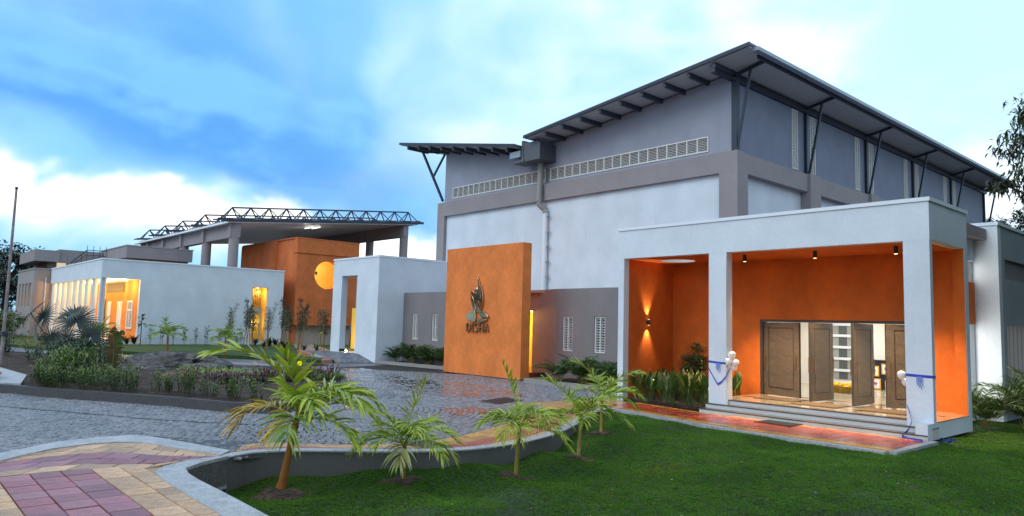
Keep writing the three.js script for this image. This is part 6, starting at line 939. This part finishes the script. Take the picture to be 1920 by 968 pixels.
// slender plants along the white end wall, bamboo before the orange block
{
  const bam = (h) => { const t = new THREE.Group(), st = new MB(), lv = new MB(); for (let k = 0; k < 3; k++) { const b = V(rr(-0.2, 0.2), 0, rr(-0.2, 0.2)), d = dirOf(rr(0, 360), rr(80, 89)), L = h * rr(0.75, 1), pts = [0, 0.35, 0.7, 1].map((s) => b.clone().addScaledVector(d, L * s).addScaledVector(RT, 0.12 * s * s * (k - 1))); st.tube(pts, [0.028, 0.024, 0.018, 0.006], [0.25, 0.14, 0.06], 6); const cv = new THREE.CatmullRomCurve3(pts); for (let j = 0; j < 120; j++) { const s = rr(0.42, 1), p = cv.getPoint(s), tw = dirOf(rr(0, 360), rr(0, 50)), q = p.clone().addScaledVector(tw, rr(0.05, 0.36) * (1.2 - s * 0.6)); lv.leaf(q, V(rr(-0.7, 0.7), rr(-1, -0.2), rr(-0.7, 0.7)).normalize(), RT, 0.2, 0.04, jit([0.035, 0.05, 0.018], 0.4)); if (j % 5 === 0) st.tube([p, q], [0.006, 0.003], [0.14, 0.1, 0.04], 3); } } mesh('canes', st.geometry(), M.bark, t, 'stuff'); mesh('leaves', lv.geometry(), M.leaf, t, 'stuff'); return t; };
  const B = [bam(3.1), bam(3.4), bam(2.8)];
  [[-52.6, -19.6], [-51.8, -20.6], [-50.6, -20.5], [-46.8, -20.0], [-46.6, -21.0], [-44.2, -20.3], [-44.6, -21.2], [-42.6, -20.4], [-41.2, -21.2]].forEach(([x, z], i) => { const o = B[i % 3].clone(); o.name = numbered('bamboo'); o.position.set(x, 0.17, z); o.rotation.y = i * 2.1; tag(o, 'thin leafy bamboo with tan canes before the white wall and orange block', 'bamboo', 'bamboo between the lit window and the gateway'); scene.add(o); });
  const small = (h) => { const t = new THREE.Group(), mb = new MB(); for (let k = 0; k < 2; k++) { const b = V(rr(-0.1, 0.1), 0, rr(-0.1, 0.1)), L = h * rr(0.8, 1); mb.tube([b, b.clone().add(V(0, L, 0))], [0.016, 0.006], [0.08, 0.1, 0.03], 4); for (let j = 0; j < 20; j++) { const s = 0.25 + j / 26, p = b.clone().add(V(0, L * s, 0)); mb.leaf(p, dirOf(rr(0, 360), rr(5, 55)), UP, 0.42 * (1.15 - s * 0.5), 0.07, jit([0.06, 0.13, 0.025], 0.3)); } } mesh('foliage', mb.geometry(), M.leaf, t, 'stuff'); return t; };
  const S = [small(1.35), small(1.6), small(1.1)];
  [[-53.6, -14.6], [-53.6, -15.3], [-53.8, -17.0], [-53.7, -17.7], [-53.8, -18.5], [-53.8, -19.3], [-53.6, -16.1], [-53.7, -20.1], [-53.6, -21.0]].forEach(([x, z], i) => { const o = S[i % 3].clone(); o.name = numbered('slender_plant'); o.position.set(x, 0.17, z); o.rotation.y = i; tag(o, 'slender young plant standing close against the long white wall', 'plant', 'slender plants along the white wall'); scene.add(o); });
  const low = (() => { const t = new THREE.Group(), mb = new MB(); for (let k = 0; k < 16; k++) mb.leaf(V(0, 0.02, 0), dirOf(rr(0, 360), rr(25, 80)), UP, rr(0.35, 0.6), 0.15, jit([0.03, 0.06, 0.02], 0.4)); mesh('leaves', mb.geometry(), M.leaf, t, 'stuff'); return t; })();
  [[-53.4, -12.6], [-53.3, -13.1], [-53.4, -13.6], [-52.6, -11.2], [-52.2, -21.4], [-50, -22.0], [-48.4, -20.5], [-47.6, -21.4], [-45.4, -20.6], [-43.4, -21.0], [-42.0, -21.2], [-49.2, -21.2]].forEach(([x, z], i) => { const o = low.clone(); o.name = numbered('leafy_plant'); o.position.set(x, 0.17, z); o.rotation.y = i * 1.3; o.scale.setScalar(1 + 0.25 * (i % 3)); tag(o, 'low dark leafy plant at the edge of the far lawn', 'plant', 'low leafy plants on the far lawn'); scene.add(o); });
  const sap = (x, z, h, l) => { const t = thing('sapling', l, 'sapling', [x, 0.17, z]), st = new MB(), lv = new MB(); st.tube([V(0, 0, 0), V(0.04, h * 0.5, 0), V(0, h, 0)], [0.035, 0.03, 0.02], [0.06, 0.045, 0.04], 6); for (let k = 0; k < 18; k++) lv.leaf(V(0, h * (k % 2 ? 1 : 0.78), 0), dirOf(rr(0, 360), rr(-50, 60)), UP, 0.42, 0.2, jit([0.015, 0.05, 0.02], 0.4)); mesh('trunk', st.geometry(), M.bark, t); mesh('crown', lv.geometry(), M.leaf, t); };
  sap(-53.0, -13.85, 1.9, 'thin sapling with drooping dark leaves at the corner of the veranda'); sap(-40.8, -21.6, 3.2, 'bare-stemmed sapling with two leaf tufts left of the gateway'); sap(-42.4, -24.4, 2.4, 'sapling seen inside the gateway opening against the yellow pier');
}
// trees
{
  const tree = (name, label, pos, o, group) => {
    const t = thing(name, label, 'tree', pos, group), tr = new MB(), lv = new MB(); const H = o.h, cr = o.r;
    tr.tube([V(0, -0.2, 0), V(0.1, H * 0.25, 0.05), V(-0.05, H * 0.5, 0.1), V(0.1, H * 0.8, 0)], [o.tr * 1.3, o.tr, o.tr * 0.75, o.tr * 0.3], [0.07, 0.055, 0.045], 10);
    const cl = []; for (let k = 0; k < o.clumps; k++) { const d = V(rr(-1, 1), rr(-0.75, 1), rr(-1, 1)); d.normalize().multiplyScalar(rr(0.45, 1)); cl.push(V(d.x * cr[0], H * o.base + cr[1] + d.y * cr[1], d.z * cr[2])); }
    for (const c of cl) { const root = V(0, mix(H * 0.3, c.y * 0.85, 0.6), 0); if (rnd() < 0.55) tr.tube([root, root.clone().lerp(c, 0.55).add(V(0, 0.2, 0)), c], [o.tr * 0.3, o.tr * 0.18, 0.02], [0.06, 0.05, 0.04], 5); const R = o.cr * rr(0.6, 1.25), tone = rr(0.6, 1.35); for (let k = 0; k < o.per; k++) { const d = V(rr(-1, 1), rr(-0.8, 0.8), rr(-1, 1)).normalize().multiplyScalar(R * rr(0.2, 1)); d.y *= 0.7; const ld = o.hang ? V(rr(-0.6, 0.6), rr(-1, 0.1), rr(-0.6, 0.6)).normalize() : V(rr(-1, 1), rr(-0.6, 0.6), rr(-1, 1)).normalize(); lv.leaf(c.clone().add(d), ld, V(rr(-0.4, 0.4), 1, rr(-0.4, 0.4)).normalize(), o.leaf * rr(0.7, 1.3), o.leaf * o.asp, jit(o.col.map((x) => x * tone), 0.3)); } }
    mesh('trunk', tr.geometry(), M.bark, t); mesh('crown', lv.geometry(), M.leaf, t); return t;
  };
  const near = { h: 8.2, r: [2.15, 1.75, 2.0], base: 0.5, clumps: 95, per: 140, cr: 0.55, leaf: 0.17, asp: 0.28, tr: 0.16, hang: true, col: [0.035, 0.055, 0.02] };
  tree('hanging_tree', 'tree with hanging narrow leaves reaching into the top right corner', [-2.3, 0, -17.5], near);
  const big = { h: 13, r: [3.6, 5.2, 4.2], base: 0.1, clumps: 120, per: 60, cr: 1.25, leaf: 0.46, asp: 0.45, tr: 0.3, col: [0.03, 0.06, 0.018] };
  const b1 = tree('garden_tree', 'large leafy garden tree standing right of the lawn', [0.4, -0.1, -23], big, 'garden trees right of the lawn');
  const copy = (src, x, z, turn, s, l, y = 0) => { const o = src.clone(); o.name = numbered(src.name); o.position.set(x, y, z); o.rotation.y = turn; o.scale.set(s, s * rr(0.92, 1.08), s); o.userData = { ...src.userData, label: l }; scene.add(o); };
  copy(b1, 5.2, -13.5, 5, 0.95, 'unseen garden tree added on the near right to shade the portico side'); copy(b1, 10, -4, 3, 1.0, 'unseen garden tree added beside the camera to shade the portico side'); copy(b1, -0.6, -30, 2, 1.05, 'large leafy garden tree behind the first one right of the lawn'); copy(b1, -1.9, -38, 4, 1.05, 'large leafy garden tree far back right of the wing');  // first two: unseen trees, added only to darken the portico and wing sides
  const f1 = tree('distant_tree', 'dark distant tree above the roof of the right wing', [-19, 0, -84], { h: 15, r: [4.2, 3.6, 4.2], base: 0.5, clumps: 46, per: 70, cr: 1.25, leaf: 0.5, asp: 0.5, tr: 0.3, col: [0.03, 0.055, 0.03] }, 'distant trees behind the right wing');
  copy(f1, -24.5, -92, 1, 1.05, 'dark distant tree, left one behind the right wing'); copy(f1, -14.6, -74, 2.4, 0.92, 'dark distant tree, right one behind the right wing', 0); copy(f1, -10, -70, 3.4, 0.95, 'dark distant tree behind the wing near the right edge');
  const l1 = tree('dense_tree', 'dense dark tree at the left edge behind the grey block', [-101, 0, -11.8], { h: 11.5, r: [3.8, 4.3, 3.8], base: 0.2, clumps: 60, per: 60, cr: 1.3, leaf: 0.5, asp: 0.5, tr: 0.35, col: [0.02, 0.04, 0.016] }, 'dense trees at the left edge');
  copy(l1, -95, -7.6, 1.5, 0.9, 'dense dark tree lower at the far left edge'); copy(l1, -108, -16.5, 3, 0.95, 'dense dark tree rising behind the grey block roof'); copy(l1, -92, -3.5, 4, 1.0, 'dense dark tree left of the flagpole'); copy(l1, -88, -9.0, 2.3, 0.62, 'lower dark tree filling the gap beside the grey block'); copy(l1, -100, -2, 5, 1.05, 'dense dark tree outermost on the left');
  copy(l1, -62, 25, 1, 1.0, 'dense tree beyond the drive, outside the picture on the left'); copy(l1, -70, 18, 2, 1.1, 'second dense tree beyond the drive, outside the picture on the left'); copy(l1, -55, 31, 3, 1.0, 'third dense tree beyond the drive, outside the picture on the left'); copy(l1, -78, 11, 4, 1.0, 'fourth dense tree beyond the drive, outside the picture on the left');
  const hg = tree('garden_bush', 'round green bush beside the footpath before the grey block', [-66, 0, -7.2], { h: 2.6, r: [1.3, 1.0, 1.3], base: 0.12, clumps: 26, per: 60, cr: 0.5, leaf: 0.22, asp: 0.45, tr: 0.06, col: [0.06, 0.12, 0.02] }, 'bushes before the grey block');
  copy(hg, -70, -8.4, 1, 1.15, 'larger green bush close to the grey block wall'); copy(hg, -76, -7.4, 2, 1.2, 'green bush left of the grey block corner'); copy(hg, -81, -7.2, 3, 1.3, 'green bush at the far left below the trees');
  const cy = tree('courtyard_tree', 'small tree top showing over the white gateway parapet', [-60.5, 0, -41.3], { h: 8.4, r: [1.1, 0.9, 1.1], base: 0.78, clumps: 9, per: 24, cr: 0.5, leaf: 0.4, asp: 0.25, tr: 0.1, col: [0.03, 0.05, 0.03] });
}
renderer.render(scene, camera);
